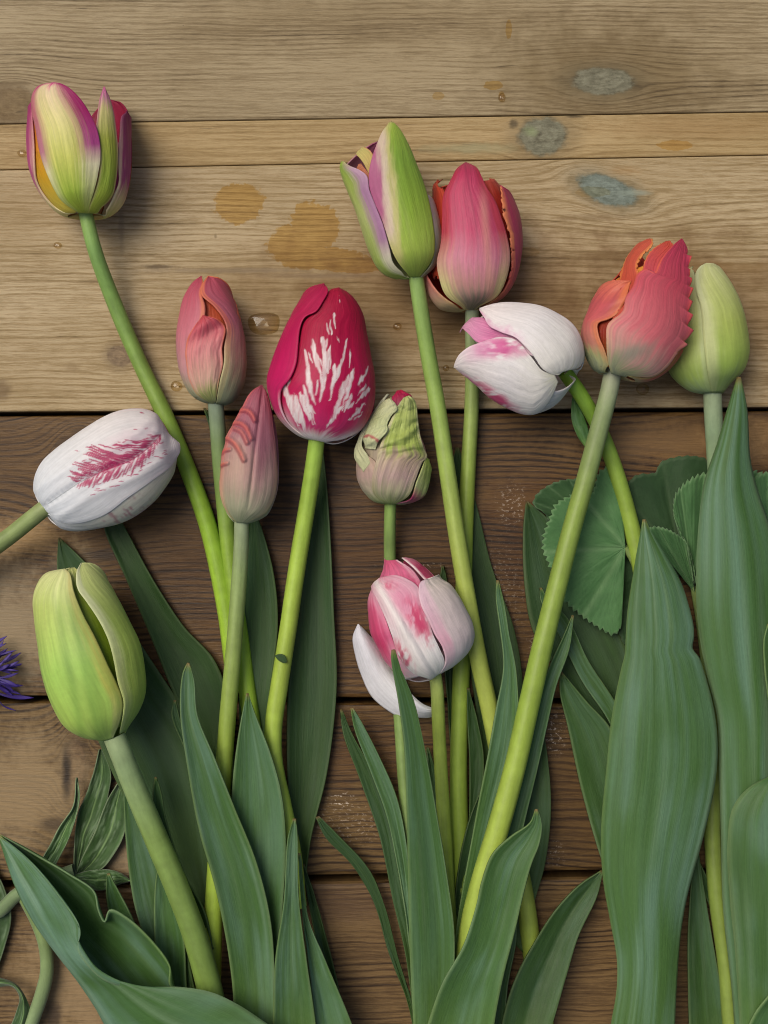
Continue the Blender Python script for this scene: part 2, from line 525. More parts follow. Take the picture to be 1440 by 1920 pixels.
def loft(parent, name, curves, nu=17, nv=70, mat='leaf', colf=None, thick=0.0006, seed=0, rip=0.0, label=None, sharp=False):
    """surface through long curves (px, py, h), each running base -> tip"""
    cs = np.stack([smooth(c, nv) for c in curves], 1)       # nv, k, 3
    k = cs.shape[1]
    tk = np.linspace(0, 1, k)
    tu = np.linspace(0, 1, nu)
    if k == 2 or sharp:
        P = np.stack([np.stack([np.interp(tu, tk, cs[i, :, d]) for d in range(3)], -1) for i in range(nv)])
    else:                                                   # natural quadratic/cubic through k points
        B = np.ones((nu, k))
        for i in range(k):
            for j in range(k):
                if i != j:
                    B[:, i] *= (tu - tk[j]) / (tk[i] - tk[j])
        P = np.einsum('ui,vid->vud', B, cs)
    u = np.repeat((tu * 2 - 1)[None], nv, 0)
    v = np.repeat(np.linspace(0, 1, nv)[:, None], nu, 1)
    if rip:
        P[..., 2] += (fbm(u * 2 + 5, v * 6, seed + 31) - .5) * rip
    L = np.linalg.norm(np.diff(cs[:, 0, :2], axis=0), axis=1).sum()
    wd = np.linalg.norm(cs[:, 0, :2] - cs[:, -1, :2], axis=1).max()
    uv = np.stack([u * wd / 100.0, v * L / 100.0], -1)
    return grid_mesh(name, W(P), mat, parent, colf(P, u, v), uv, thick=thick, label=label)

def leaf(parent, left, right, hb, ht, camber=-12, tone=1.0, seed=0, blue=0.6, yellow=0.3, hl=0.0, hr=0.0, hmid=None,
         rip=5.0, fold=None, name='leaf', nu=17, nv=80):
    """left/right: px edges listed TIP first; hb/ht heights at base and tip; hl/hr lift of the edges"""
    def hs(pts, extra):
        p = np.array(pts, float)[::-1]
        d = np.concatenate([[0], np.cumsum(np.linalg.norm(np.diff(p, axis=0), axis=1))]); d /= d[-1]
        if hmid is None:
            h = hb + (ht - hb) * d
        else:
            h = np.interp(d, [0, .5, 1], [hb, hmid, ht])
        h = h + extra * np.sin(np.pi * np.clip(d * .9 + .1, 0, 1))
        return np.concatenate([p, h[:, None]], 1)
    l, r = hs(left, hl), hs(right, hr)
    n = 50
    ls, rs_ = smooth(l, n), smooth(r, n)
    f = 0.5 if fold is None else fold
    m = ls * (1 - f) + rs_ * f
    wd = np.linalg.norm(ls[:, :2] - rs_[:, :2], axis=1)
    m[:, 2] += camber * np.clip(wd / 60.0, 0, 1.3)
    return loft(parent, name, [ls, m, rs_], seed=seed, rip=rip, nu=nu, nv=nv, sharp=(fold is not None),
                colf=lambda P, u, v: leaf_cols(u, v, tone, seed, blue, yellow))

class Body:
    """the closed volume of a flower head: silhouette sides L, R (px, base -> tip), lying at height hc"""
    def __init__(self, L, R, hc, depth=0.88, N=260):
        self.L, self.R = smooth(L, N), smooth(R, N)
        self.c, self.w = (self.L + self.R) / 2, (self.R - self.L) / 2
        self.hw = np.linalg.norm(self.w, axis=1)
        self.hc, self.depth, self.N = hc, depth, N
        self.k = (DPX - hc) / DPX
    def inv(self, p, tprev=None):
        p = np.asarray(p, float)
        d = p[None] - self.c
        s = (d * self.w).sum(1) / (self.hw ** 2 + 1e-6)
        sc_ = np.clip(s, -1.0, 1.0)
        dist = np.linalg.norm(d - self.w * sc_[:, None], axis=1)
        if tprev is not None:
            t = np.arange(self.N) / (self.N - 1)
            dist = dist + np.abs(t - tprev) * 25.0
        i = int(np.argmin(dist))
        return i / (self.N - 1), float(np.clip(s[i], -1.25, 1.25)), self.hw[i]
    def at(self, t, phi, off):
        x = np.clip(t, 0, 1) * (self.N - 1)
        i0 = np.arange(self.N)
        c = np.stack([np.interp(x, i0, self.c[:, k]) for k in range(2)], -1)
        w = np.stack([np.interp(x, i0, self.w[:, k]) for k in range(2)], -1)
        hw = np.interp(x, i0, self.hw) + 1e-6
        g = 1 + off / np.maximum(hw, 12.0)
        P = c + w * (np.sin(phi) * g)[..., None]
        h = self.hc + np.cos(phi) * hw * self.depth * g
        return np.concatenate([P, h[..., None]], -1)
    def world(self, P):
        k = self.k
        return np.stack([(P[..., 0] - 720) * k / S, (960 - P[..., 1]) * k / S, (self.hc + (P[..., 2] - self.hc) * k) / S], -1)

def side(body, spec, n, other=None, off=0.0):
    """edge of a petal as (t, phi, overhang) rows"""
    if isinstance(spec, tuple) and spec[0] == 'a':
        tt, ph = other[:2]
        v = np.linspace(0, 1, n)
        e = np.where(v > .5, np.sqrt(np.clip(1 - ((v - .5) / .5) ** 2, 0, 1)), 1)
        return tt.copy(), ph[-1] + (math.radians(spec[1]) - ph[-1]) * e, np.zeros(n)
    pts = smooth(spec, n)
    tt, ph, ex, tp = [], [], [], None
    for p in pts:
        q, c0 = p, np.array([720.0, 960.0])
        for _ in range(4):                       # the surface stands above the head's mid plane: follow the view ray down to it
            t, s_, hw = body.inv(q, tp)
            g = max(1.0 + off / max(hw, 12.0), 0.5)
            f = max(-1.0, min(1.0, s_ / g))
            h = body.hc + math.sqrt(1 - f * f) * hw * body.depth * g
            q = c0 + (p - c0) * (DPX - h) / (DPX - body.hc)
        ex.append(max(abs(s_) - 1.02, 0.0) * hw)
        s_ = s_ / g
        tt.append(t); ph.append(math.asin(max(-1.0, min(1.0, s_)))); tp = t
    k = np.array([1, 2, 3, 2, 1]) / 9.0
    def sm(a):
        a = np.array(a); b = np.convolve(np.pad(a, 2, mode='edge'), k, 'valid'); b[0], b[-1] = a[0], a[-1]
        return b
    return sm(tt), sm(ph), np.array(ex)

def petal(parent, body, left, right, colf, off=0.0, belly=0.0, edge=0.0, rip=1.5, seed=0, nu=44, nv=72, disp=None,
          label=None, name='petal', serr=0.0, wrap=12.0, thick=0.00045, teeth=None):
    la, ra = isinstance(left, tuple), isinstance(right, tuple)
    oe = max(off + edge, -20.0)
    xl = xr = np.zeros(nv)
    if la and ra:
        # whole petal given by angles: ('a', phi, t_tip)
        v = np.linspace(0, 1, nv)
        tt = v * left[2]
        mid = math.radians((left[1] + right[1]) / 2)
        e = np.sqrt(np.clip(1 - np.clip((v - .45) / .55, 0, 1) ** 2, 0, 1))
        tl = tr = tt
        pl = mid + (math.radians(left[1]) - mid) * e
        pr = mid + (math.radians(right[1]) - mid) * e
    elif la:
        tr, pr, xr = side(body, right, nv, None, oe); tl, pl, _ = side(body, left, nv, (tr, pr))
    elif ra:
        tl, pl, xl = side(body, left, nv, None, oe); tr, pr, _ = side(body, right, nv, (tl, pl))
    else:
        tl, pl, xl = side(body, left, nv, None, oe); tr, pr, xr = side(body, right, nv, None, oe)
    lim = math.radians(68)
    def ext(p):      # an edge traced on the outline wraps a little round the back
        return np.where(np.abs(p) > lim, p + np.sign(p) * np.minimum((np.abs(p) - lim) / math.radians(22), 1) * math.radians(wrap), p)
    if not la: pl = ext(pl)
    if not ra: pr = ext(pr)
    uu = np.linspace(0, 1, nu)
    t = tl[:, None] * (1 - uu) + tr[:, None] * uu
    ph = pl[:, None] * (1 - uu) + pr[:, None] * uu
    u = np.repeat((uu * 2 - 1)[None], nv, 0)
    v = np.repeat(np.linspace(0, 1, nv)[:, None], nu, 1)
    if serr:
        t = t + (noise(v * 60, u * 0 + 3, seed + 2) - .5) * serr * np.abs(u) ** 6
        ph = ph + (noise(v * 55, u * 0 + 7, seed + 3) - .5) * serr * 2.0 * np.sign(u) * np.abs(u) ** 8
    o = off + belly * (1 - u ** 2) + edge * np.abs(u) ** 5
    o = o + (fbm(u * 2.5 + seed, v * 3, seed + 11) - .5) * rip * 2 + (fbm(u * 9 + seed, v * 2.2, seed + 12) - .5) * rip * 0.7
    o = o * sstep(0, 0.18, v)
    if teeth is not None:                       # saw-toothed right rim: (count, depth px, from v, to v)
        q = (np.linspace(0, 1, nv) * teeth[0] + .7 * noise(np.linspace(0, 1, nv) * 7, np.zeros(nv), seed)) % 1.0
        xr = xr + (q ** .8 - .35) * teeth[1] * (.35 + 1.3 * noise(np.linspace(0, 1, nv) * 11, np.ones(nv), seed + 1)) * sstep(teeth[2], teeth[2] + .06, np.linspace(0, 1, nv)) * sstep(teeth[3], teeth[3] - .06, np.linspace(0, 1, nv))
    o = o + np.where(u < 0, xl[:, None], xr[:, None]) * np.abs(u) ** 5
    P = body.at(t, ph, o)
    k = ((DPX - body.hc) / (DPX - P[..., 2]))[..., None]
    Pi = np.concatenate([np.array([720.0, 960.0]) + (P[..., :2] - np.array([720.0, 960.0])) * k, P[..., 2:]], -1)
    if disp is not None:
        P[..., 2] += disp(Pi, u, v)
    L = np.linalg.norm(np.diff(body.c, axis=0), axis=1).sum()
    uv = np.stack([u * 0.9, v * L / 100.0], -1)
    return grid_mesh(name, body.world(P), 'petal', parent, colf(Pi, u, v), uv, thick=thick, label=label)

def pc(center, edge=None, ew=0.45, streak=0.22, seed=0, asym=0.0, vein=None, sharp=1.0, edge_l=1.0, edge_r=1.0):
    """petal colouring: ramp along the middle, ramp along the rim, fine streaks"""
    def f(P, u, v):
        n1 = fbm(u * 14 + seed, v * 2.4, seed)
        n2 = fbm(u * 30 + seed, v * 3.5, seed + 5)
        vv = np.clip(v + (n1 - .5) * 0.16, 0, 1)
        c = ramp(center, vv)
        if edge is not None:
            a = np.abs(u - asym) / (1 + np.sign(u - asym) * -asym)
            m = sstep(1 - ew, 1 - ew * 0.25, a + (n2 - .5) * 0.28 * sharp)
            m = m * np.where(u < 0, edge_l, edge_r)
            c = mixc(c, ramp(edge, v), m)
        c = c * (1 + (n2 - .5) * streak + (n1 - .5) * streak)[..., None]
        if vein is not None:
            c = mixc(c, lin(vein), 0.5 * np.exp(-((u - asym) / 0.02) ** 2) * sstep(.1, .3, v))
        return c
    return f

def stroke_mask(P, strokes, soft=1.2):
    """thin tapered strokes (x0, y0, x1, y1, w) in px"""
    m = np.zeros(P.shape[:2])
    X, Y = P[..., 0], P[..., 1]
    for (x0, y0, x1, y1, w) in strokes:
        dx, dy = x1 - x0, y1 - y0
        l2 = dx * dx + dy * dy
        t = np.clip(((X - x0) * dx + (Y - y0) * dy) / l2, 0, 1)
        d = np.hypot(X - x0 - t * dx, Y - y0 - t * dy)
        ww = w * np.clip(np.sin(np.pi * (0.12 + 0.86 * (1 - t) ** 0.8)), 0.05, 1)
        m = np.maximum(m, sstep(ww + soft, np.maximum(ww - soft, 0), d))
    return m

def arc_mask(P, arcs, soft=1.5):
    """crescents: (points, width px)"""
    m = np.zeros(P.shape[:2])
    for pts, w in arcs:
        c = smooth(pts, 24)
        d = np.hypot(P[..., 0, None] - c[:, 0], P[..., 1, None] - c[:, 1])
        i = d.argmin(-1)
        ww = w * (0.25 + 0.75 * np.sin(np.pi * np.clip((i + 4) / 30.0, 0, 1)))
        m = np.maximum(m, sstep(ww + soft, np.maximum(ww - soft, 0), d.min(-1)))
    return m

def blob(P, cx, cy, rx, ry, rot=0.0, soft=0.5, seed=0, nz=0.5, sc_=0.05):
    c_, s_ = math.cos(math.radians(rot)), math.sin(math.radians(rot))
    dx, dy = P[..., 0] - cx, P[..., 1] - cy
    ex, ey = (dx * c_ + dy * s_) / rx, (dy * c_ - dx * s_) / ry
    r = np.hypot(ex, ey) + (fbm(P[..., 0] * sc_, P[..., 1] * sc_, seed) - .5) * nz
    return sstep(1 + soft * .5, 1 - soft, r)

def tulip(label, stem_pts, r0, r1, cols, seed=0, group=None):
    e = stem_pts[-1]
    root = thing('tulip', label, 'tulip', tuple(W(np.array([e[0], e[1], 0.0]))), group)
    stem(root, stem_pts, r0, r1, cols, seed=seed)
    return root

def backs(root, body, colf, tip=0.93, seed=0, angs=((95, 200), (160, 265))):
    for i, (a, b) in enumerate(angs):
        petal(root, body, ('a', a, tip - 0.03 * i), ('a', b, tip - 0.03 * i), colf, off=-3.0 * i, seed=seed + i, nu=24, nv=40)

ST = [(0, '8a9a72'), (0.12, '7f9a4e'), (0.45, '86a83a'), (1, '93b23c')]

# ------------------------------------------------------------------ tulips
# --- magenta-edged yellow-green tulip, open (upper left)
t1 = tulip('open tulip with yellow-green petals edged in magenta, beside a knot in the wood',
           [(160, 398, 82), (178, 470, 70), (215, 570, 40), (262, 680, 26), (310, 780, 22), (352, 880, 22), (388, 980, 20), (408, 1060, 19), (425, 1150, 19), (440, 1260, 19)],
           13.5, 18, [(0, '9cc06a'), (.08, '7fa45a'), (.4, '83a049'), (.7, '95bc3c'), (1, '9cc040')], seed=1)
b = Body([(148, 402), (122, 405), (97, 389), (72, 354), (57, 318), (52, 275), (55, 220), (60, 185), (68, 162), (80, 146)],
         [(174, 404), (204, 403), (228, 381), (240, 345), (245, 300), (244, 250), (243, 215), (240, 190), (234, 168), (226, 150)], 84, 0.85)
backs(t1, b, pc([(0, 'b9b060'), (.35, 'b0602c'), (.7, '9a1c40'), (1, '8c0f3c')], seed=3), 0.93, 3)
petal(t1, b, [(142, 402), (108, 394), (80, 362), (62, 322), (56, 280), (58, 222), (64, 188)], [(160, 398), (150, 370), (140, 330), (130, 290), (120, 240), (110, 210), (100, 190)],
      pc([(0, 'c4c050'), (.4, 'd0a024'), (.7, 'c87828'), (1, 'a8304c')], seed=5), off=-4, seed=5)
petal(t1, b, ('a', -165), [(146, 402), (112, 394), (88, 372), (70, 340), (66, 305), (64, 262), (61, 218), (63, 188)],
      pc([(0, 'd4cf7c'), (.22, 'd8cf90'), (.4, 'b8508a'), (1, 'a63070')], [(0, 'e0dca0'), (.3, 'e4cfa8'), (1, 'b03a74')], 0.2, seed=7), off=0, seed=7)
petal(t1, b, [(170, 402), (196, 390), (213, 362), (222, 340), (221, 298), (225, 250), (228, 217), (235, 206)], ('a', 165),
      pc([(0, 'b9c458'), (.22, 'd9d69a'), (.42, 'a84a86'), (1, '9a2c66')], [(0, 'd9d9a0'), (.3, 'e6d8b0'), (1, 'a8407a')], 0.2, seed=8), off=0, seed=8)
petal(t1, b, [(162, 396), (172, 372), (184, 330), (187, 290), (180, 245), (182, 215), (187, 182), (194, 163)],
      [(173, 400), (208, 368), (216, 340), (220, 292), (218, 248), (211, 203), (203, 179), (194, 163)],
      pc([(0, '9dae3c'), (.3, '90a83c'), (.6, 'a0a844'), (.82, 'd9cf8c'), (.93, 'cc84a4'), (1, 'c0548c')],
         [(0, 'b0b860'), (.5, 'c0b878'), (.62, 'c8a888'), (1, 'c86a9c')], 0.3, streak=.4, seed=9), off=3, belly=3, seed=9)
petal(t1, b, [(147, 398), (117, 378), (93, 337), (75, 287), (67, 240), (60, 207), (60, 180), (70, 163), (86, 157), (102, 155)],
      [(163, 394), (171, 373), (182, 332), (188, 290), (183, 248), (168, 212), (148, 182), (130, 165), (116, 157), (102, 155)],
      pc([(0, 'a0b63c'), (.15, 'a2be44'), (.4, 'ccd068'), (.65, 'dcd48e'), (.88, 'e0cca8'), (.96, 'c84c84'), (1, 'bc4680')],
         [(0, 'a4b848'), (.2, 'c8ce90'), (.33, 'e2dcb8'), (.46, 'b04c8c'), (.7, 'a01e64'), (1, 'a82868')], 0.72, streak=.3, seed=10, asym=-.3, edge_l=.8),
      off=8, belly=3, seed=10, nu=80, nv=110)

# --- salmon bud with folded petals
t2 = tulip('salmon-pink tulip bud with a greyish base and crumpled petal edges, beside the large water drop',
           [(404, 752, 64), (408, 800, 52), (414, 880, 34), (424, 980, 24), (436, 1090, 22), (452, 1210, 22), (464, 1300, 24), (478, 1400, 26), (490, 1520, 26)],
           15, 17, [(0, '8fa08a'), (.1, '7d9464'), (.35, '88a83c'), (1, '9abf3e')], seed=2)
b = Body([(393, 757), (375, 751), (357, 738), (342, 710), (334, 675), (332, 633), (338, 593), (347, 556), (360, 533), (374, 519)],
         [(419, 760), (438, 752), (452, 725), (458, 690), (457, 650), (452, 617), (440, 576), (428, 548), (416, 525), (402, 517)], 64, 0.9)
sal = [(0, '9aa486'), (.14, 'a8a888'), (.3, 'c8969a'), (.6, 'c87684'), (.85, 'bc5a6c'), (1, 'b0445a')]
backs(t2, b, pc(sal, seed=21), .97, 21)
petal(t2, b, [(380, 745), (360, 690), (360, 620), (372, 570), (385, 530)], [(420, 745), (438, 690), (436, 620), (420, 570), (400, 530)],
      pc([(0, 'b08850'), (.5, 'c8603c'), (1, 'b8422c')], seed=22), off=-13, seed=22)
petal(t2, b, ('a', -160), [(398, 756), (382, 735), (377, 690), (380, 640), (383, 604), (385, 574), (378, 550), (381, 530), (378, 518)],
      pc(sal, [(0, 'a4a880'), (.4, 'd08a80'), (1, 'd8744e')], .15, seed=23), off=0, seed=23, rip=2.5)
petal(t2, b, [(405, 756), (412, 714), (419, 682), (420, 650), (424, 610), (404, 577), (376, 551), (379, 533), (390, 518)], ('a', 160),
      pc([(0, '9aa888'), (.16, 'a4a884'), (.36, 'b89484'), (.6, 'b4687a'), (1, 'b4485c')], [(0, 'a8b080'), (.3, 'c4b488'), (.6, 'cf7068'), (1, 'dd7a50')], .22, seed=24), off=3, seed=24, rip=2.5, edge=2)
petal(t2, b, [(396, 757), (368, 738), (352, 702), (348, 662), (353, 632), (370, 604), (381, 591)],
      [(404, 754), (411, 713), (418, 682), (416, 652), (422, 616), (409, 599), (395, 595), (381, 591)],
      pc([(0, 'a0aa78'), (.12, 'aab46c'), (.26, 'd2ac98'), (.55, 'd68c8c'), (.8, 'c65a68'), (1, 'c04a50')],
         [(0, 'a8b070'), (.3, 'd4907c'), (1, 'd45e48')], .14, streak=.3, seed=25), off=6, seed=25, rip=5, belly=2,
      disp=lambda P, u, v: 4.0 * np.sin((P[..., 0] * .5 + P[..., 1] * .8) * .16) * sstep(.5, .8, v))
petal(t2, b, [(448, 640), (444, 600), (440, 570), (434, 556)], ('a', 125), pc([(0, 'd8846c'), (1, 'd06048')], seed=26), off=3, seed=26, nu=10, nv=24)

# --- crimson tulip flamed with white
t3 = tulip('large crimson tulip with white flames rising from its base',
           [(594, 822, 92), (588, 870, 80), (574, 960, 62), (556, 1070, 52), (540, 1180, 50), (523, 1290, 50), (513, 1360, 50), (514, 1430, 50), (530, 1510, 50), (548, 1600, 50), (558, 1700, 50)],
           15.5, 17.5, [(0, '9cc050'), (.2, 'a2c04c'), (.5, 'a4bc4c'), (1, '98b84a')], seed=3)
b = Body([(580, 824), (561, 817), (542, 800), (525, 777), (513, 743), (509, 714), (516, 686), (531, 644), (548, 605), (566, 571), (585, 546), (607, 532)],
         [(606, 828), (626, 832), (650, 825), (675, 807), (693, 782), (702, 750), (702, 711), (695, 665), (687, 630), (680, 595), (670, 568), (653, 549), (633, 540)], 92, 0.86)
cr = [(0, 'e4e0cc'), (.06, 'dcccc0'), (.13, 'c83a74'), (.3, 'bf1656'), (.7, 'ac0a3e'), (1, 'a00836')]
backs(t3, b, pc([(0, 'e8e4d8'), (.16, 'e4d8d0'), (.3, 'b02060'), (1, '9c0a38')], seed=31), .96, 31)
fl = [(560, 800, 532, 722, 9), (572, 812, 541, 738, 10), (575, 812, 552, 740, 7), (592, 780, 563, 735, 7), (586, 796, 562, 738, 7),
      (590, 758, 574, 690, 6), (588, 752, 571, 655, 6), (592, 740, 595, 716, 4), (601, 755, 614, 660, 7), (604, 720, 586, 638, 7), (608, 690, 588, 650, 4),
      (615, 700, 604, 632, 5), (617, 690, 618, 650, 5), (618, 748, 632, 690, 7), (625, 720, 640, 680, 5), (632, 712, 651, 635, 4), (628, 705, 626, 680, 6), (604, 700, 612, 636, 4),
      (620, 795, 652, 705, 7), (640, 770, 662, 692, 6), (644, 775, 658, 740, 6), (652, 764, 664, 752, 4), (668, 756, 690, 726, 5), (670, 740, 684, 722, 5), (671, 724, 682, 700, 5), (676, 716, 688, 690, 3),
      (655, 786, 682, 758, 4), (664, 784, 678, 774, 3), (617, 625, 611, 606, 3), (622, 628, 618, 602, 2.5), (613, 615, 612, 606, 2), (628, 600, 626, 588, 2), (634, 642, 632, 632, 2),
      (637, 566, 635, 560, 2), (630, 618, 628, 598, 2), (654, 690, 658, 660, 3), (586, 678, 580, 664, 2.5), (540, 728, 544, 708, 4), (612, 800, 640, 760, 6), (590, 795, 575, 745, 6), (583, 770, 570, 720, 5)]
def t3col(P, u, v):
    c = pc(cr, [(0, 'e8e4d4'), (.12, 'dcc4c0'), (.22, 'b81048'), (1, '9a0630')], .35, streak=.22, seed=33)(P, u, v)
    Q = P.copy()
    Q[..., 0] += (fbm(P[..., 0] * .12, P[..., 1] * .05, 4) - .5) * 7
    Q[..., 1] += (fbm(P[..., 0] * .2, P[..., 1] * .08, 8) - .5) * 14
    m = stroke_mask(Q, [(a_, b_, c_, d_, w_ * .62) for a_, b_, c_, d_, w_ in fl], 1.4) * (.72 + .28 * sstep(.35, .6, fbm(P[..., 0] * .3, P[..., 1] * .06, 19)))
    low = sstep(0.17, 0.05, v + (fbm(u * 9, v * 3, 6) - .5) * .12)
    side_w = sstep(.45, .95, np.abs(u)) * sstep(.3, .12, v)
    return mixc(c, lin('ece2e2'), np.clip(np.maximum(m * .95, np.maximum(low, side_w * .9)), 0, 1))
petal(t3, b, [(582, 823), (552, 807), (527, 776), (518, 745), (534, 712), (550, 686), (561, 646), (571, 604), (590, 585), (608, 561), (619, 544), (634, 540)],
      [(605, 828), (642, 823), (674, 806), (692, 780), (701, 745), (701, 705), (693, 662), (686, 625), (680, 592), (668, 566), (652, 549), (634, 540)],
      t3col, off=2, seed=33, nu=150, nv=200, rip=1.6, belly=3)
petal(t3, b, ('a', -160), [(580, 824), (550, 805), (530, 772), (525, 745), (528, 728), (543, 711), (555, 682), (559, 645), (563, 612), (573, 592), (592, 585), (608, 560), (617, 541), (607, 532)],
      pc([(0, 'e8e4d8'), (.1, 'e4d0d0'), (.2, 'c8286c'), (.4, 'c41660'), (.75, 'b41450'), (1, 'a81448')], [(0, 'ece6dc'), (.2, 'e4bcc8'), (.34, 'c41e60'), (1, 'b01048')], .12, seed=34), off=7, seed=34, edge=3)

# --- narrow dusky pink tulip with raised crests
t4 = tulip('narrow dusky-pink tulip bud with orange-red crests along one edge',
           [(453, 972, 92), (452, 1030, 82), (446, 1120, 72), (437, 1230, 68), (428, 1330, 66), (420, 1430, 62), (412, 1540, 56), (404, 1650, 50), (398, 1780, 46), (396, 1900, 44), (398, 2010, 44)],
           14, 19, [(0, '9aa886'), (.1, '8fa468'), (.4, '97b048'), (1, 'a0c040')], seed=4)
b = Body([(438, 978), (424, 961), (414, 930), (412, 904), (414, 880), (416, 852), (421, 838), (425, 818), (434, 802), (441, 788), (453, 766), (470, 736), (487, 722)],
         [(466, 981), (485, 974), (500, 965), (514, 938), (521, 908), (521, 870), (519, 828), (513, 788), (508, 760), (502, 739), (492, 721)], 94, 0.95)
crest = [([(451, 769), (462, 769), (472, 776), (478, 788)], 2.6), ([(439, 793), (450, 793), (462, 802), (471, 822)], 3.0), ([(441, 803), (452, 808), (460, 820), (464, 830)], 1.6),
         ([(423, 820), (434, 825), (446, 838), (458, 862)], 3.0), ([(418, 848), (424, 843), (432, 842)], 1.6), ([(415, 873), (420, 869), (427, 868)], 1.4)]
dus = [(0, 'a0aa88'), (.16, 'a8a68c'), (.34, 'b2938c'), (.6, 'a26a78'), (1, 'a04e60')]
def t4col(P, u, v):
    c = pc(dus, [(0, 'b4b07c'), (.2, 'd0a88c'), (.45, 'c47a72'), (1, 'b4545c')], .35, streak=.3, seed=41, edge_r=.3)(P, u, v)
    c = mixc(c, lin('c8a890'), .5 * blob(P, 446, 870, 26, 60, 10, 1.0, 42))
    c = mixc(c, lin('8c5262'), .5 * blob(P, 492, 850, 12, 60, 8, 1.0, 43))
    Q = P.copy(); Q[..., 1] -= 4; Q[..., 0] += 2
    c = mixc(c, lin('a03c48'), .6 * arc_mask(Q, crest, 3.5))  # dark red below each crest: its shading put into the petal colour
    return mixc(c, lin('d4604c'), .6 * arc_mask(P, [(a_, w_ * .8) for a_, w_ in crest], 1.5))
def t4dis(P, u, v):
    x = P[..., 0] - (490 - (P[..., 1] - 740) * .12)
    return 6 * arc_mask(P, crest, 5.0) - 4 * np.exp(-(x / 3.5) ** 2) * sstep(980, 900, P[..., 1])
backs(t4, b, pc(dus, seed=44), .97, 44)
petal(t4, b, ('a', 30, .96), ('a', 150, .96), pc(dus, seed=45), off=-2, seed=45)
petal(t4, b, [(440, 978), (424, 960), (414, 930), (412, 904), (414, 880), (416, 852), (421, 838), (425, 818), (434, 802), (441, 788), (453, 766), (470, 736), (489, 722)],
      [(464, 980), (498, 962), (513, 935), (519, 900), (518, 850), (512, 800), (506, 760), (500, 738), (491, 722)],
      t4col, off=3, seed=46, nu=80, nv=120, disp=t4dis, rip=2, serr=.012)

# --- white tulip with a crimson feather, lying sideways
t5 = tulip('white tulip with a crimson feathered streak down its petal, lying across the plank joint',
           [(104, 940, 98), (80, 956, 96), (56, 975, 88), (20, 1004, 78), (-30, 1040, 66), (-80, 1080, 50), (-140, 1130, 30)],
           16, 17, [(0, 'a4b27c'), (.2, '8a9c62'), (1, '7c8c54')], seed=5)
b = Body([(76, 948), (64, 922), (66, 894), (78, 868), (102, 844), (133, 821), (167, 798), (192, 783), (221, 771), (248, 767), (275, 769), (294, 777), (305, 792), (318, 815), (337, 832)],
         [(86, 962), (94, 975), (115, 990), (140, 995), (183, 990), (229, 979), (262, 961), (290, 938), (310, 912), (323, 890), (329, 868), (337, 845), (338, 836)], 98, 0.82)
wh = [(0, 'd4dce4'), (.2, 'dfe3e8'), (.6, 'e4e1e2'), (1, 'e2dcdc')]
backs(t5, b, pc(wh, [(0, 'e0e0e0'), (.5, 'e0c8c8'), (1, 'b8486c')], .15, seed=51), .96, 51)
petal(t5, b, [(90, 963), (144, 978), (196, 962), (238, 930), (279, 900), (318, 870), (330, 850)], ('a', 160),
      lambda P, u, v: mixc(pc([(0, 'd4dce4'), (.4, 'dfdcd0'), (1, 'e2dcc8')], [(0, 'd8dce0'), (.45, 'd8a8b0'), (1, 'b04a68')], .16, seed=52, edge_l=.0)(P, u, v),
                           lin('a8325e'), .6 * sstep(.55, .7, fbm((P[..., 0] + P[..., 1]) * .04, (P[..., 0] - P[..., 1]) * .14, 53)) * blob(P, 230, 962, 60, 30, -25, .8, 54)), off=0, seed=52)
rr = random.Random(5)
vein = smooth([(84, 948), (120, 923), (152, 902), (200, 880), (245, 862), (285, 832), (303, 811)], 100)
fe = []
for i in range(150):
    s_ = rr.uniform(.30, .99)
    k = int(s_ * 99)
    p0 = vein[k]
    tx, ty = vein[min(k + 1, 99)] - vein[max(k - 1, 0)]
    l_ = math.hypot(tx, ty); tx /= l_; ty /= l_
    up = rr.random() < .62
    dens = math.sin(math.pi * min(1, (s_ - .26) / .76)) ** .8
    ln_ = rr.uniform(14, 46) * dens * (1.15 if up else .6) + 6
    d0 = rr.uniform(0, 24) * dens * (1.3 if up else .5) * rr.random()
    nx, ny = (ty, -tx) if up else (-ty, tx)
    a = .62
    x0, y0 = p0[0] + nx * d0, p0[1] + ny * d0
    fe.append((x0, y0, x0 + ln_ * (nx * a - tx * .78), y0 + ln_ * (ny * a - ty * .78), rr.uniform(.9, 2.0)))
for i in range(70):                                   # loose flecks
    s_ = rr.uniform(.35, 1); k = int(s_ * 99); p0 = vein[k]
    o_ = rr.uniform(-40, 55); tx, ty = .82, -.57
    x0, y0 = p0[0] + .57 * -o_ * .9, p0[1] - .82 * o_
    fe.append((x0, y0, x0 - rr.uniform(5, 11), y0 + rr.uniform(-1, 4), .8))
vs_l = [(vein[i][0], vein[i][1], vein[i + 3][0], vein[i + 3][1], 1.6) for i in range(34, 96, 3)]
gr_l = [(vein[i][0], vein[i][1], vein[i + 3][0], vein[i + 3][1], 1.0) for i in range(2, 40, 3)]
def t5col(P, u, v):
    c = pc(wh, [(0, 'd8dfe8'), (.6, 'e4e0e0'), (1, 'dcb8c4')], .12, streak=.10, seed=55)(P, u, v)
    Q = P.copy(); Q[..., 1] += (fbm(P[..., 0] * .1, P[..., 1] * .1, 56) - .5) * 5
    c = mixc(c, lin('d09ab4'), .38 * blob(P, 232, 850, 78, 34, -33, .9, 57, .6, .06))
    c = mixc(c, lin('b01a5c'), .92 * np.maximum(stroke_mask(Q, fe, .9), stroke_mask(P, vs_l, 1.2)))
    c = mixc(c, lin('b01a5c'), .75 * blob(Q, 215, 868, 46, 10, -26, .7, 58, 1.0, .12))
    return mixc(c, lin('8a9498'), .75 * stroke_mask(P, gr_l, .9))
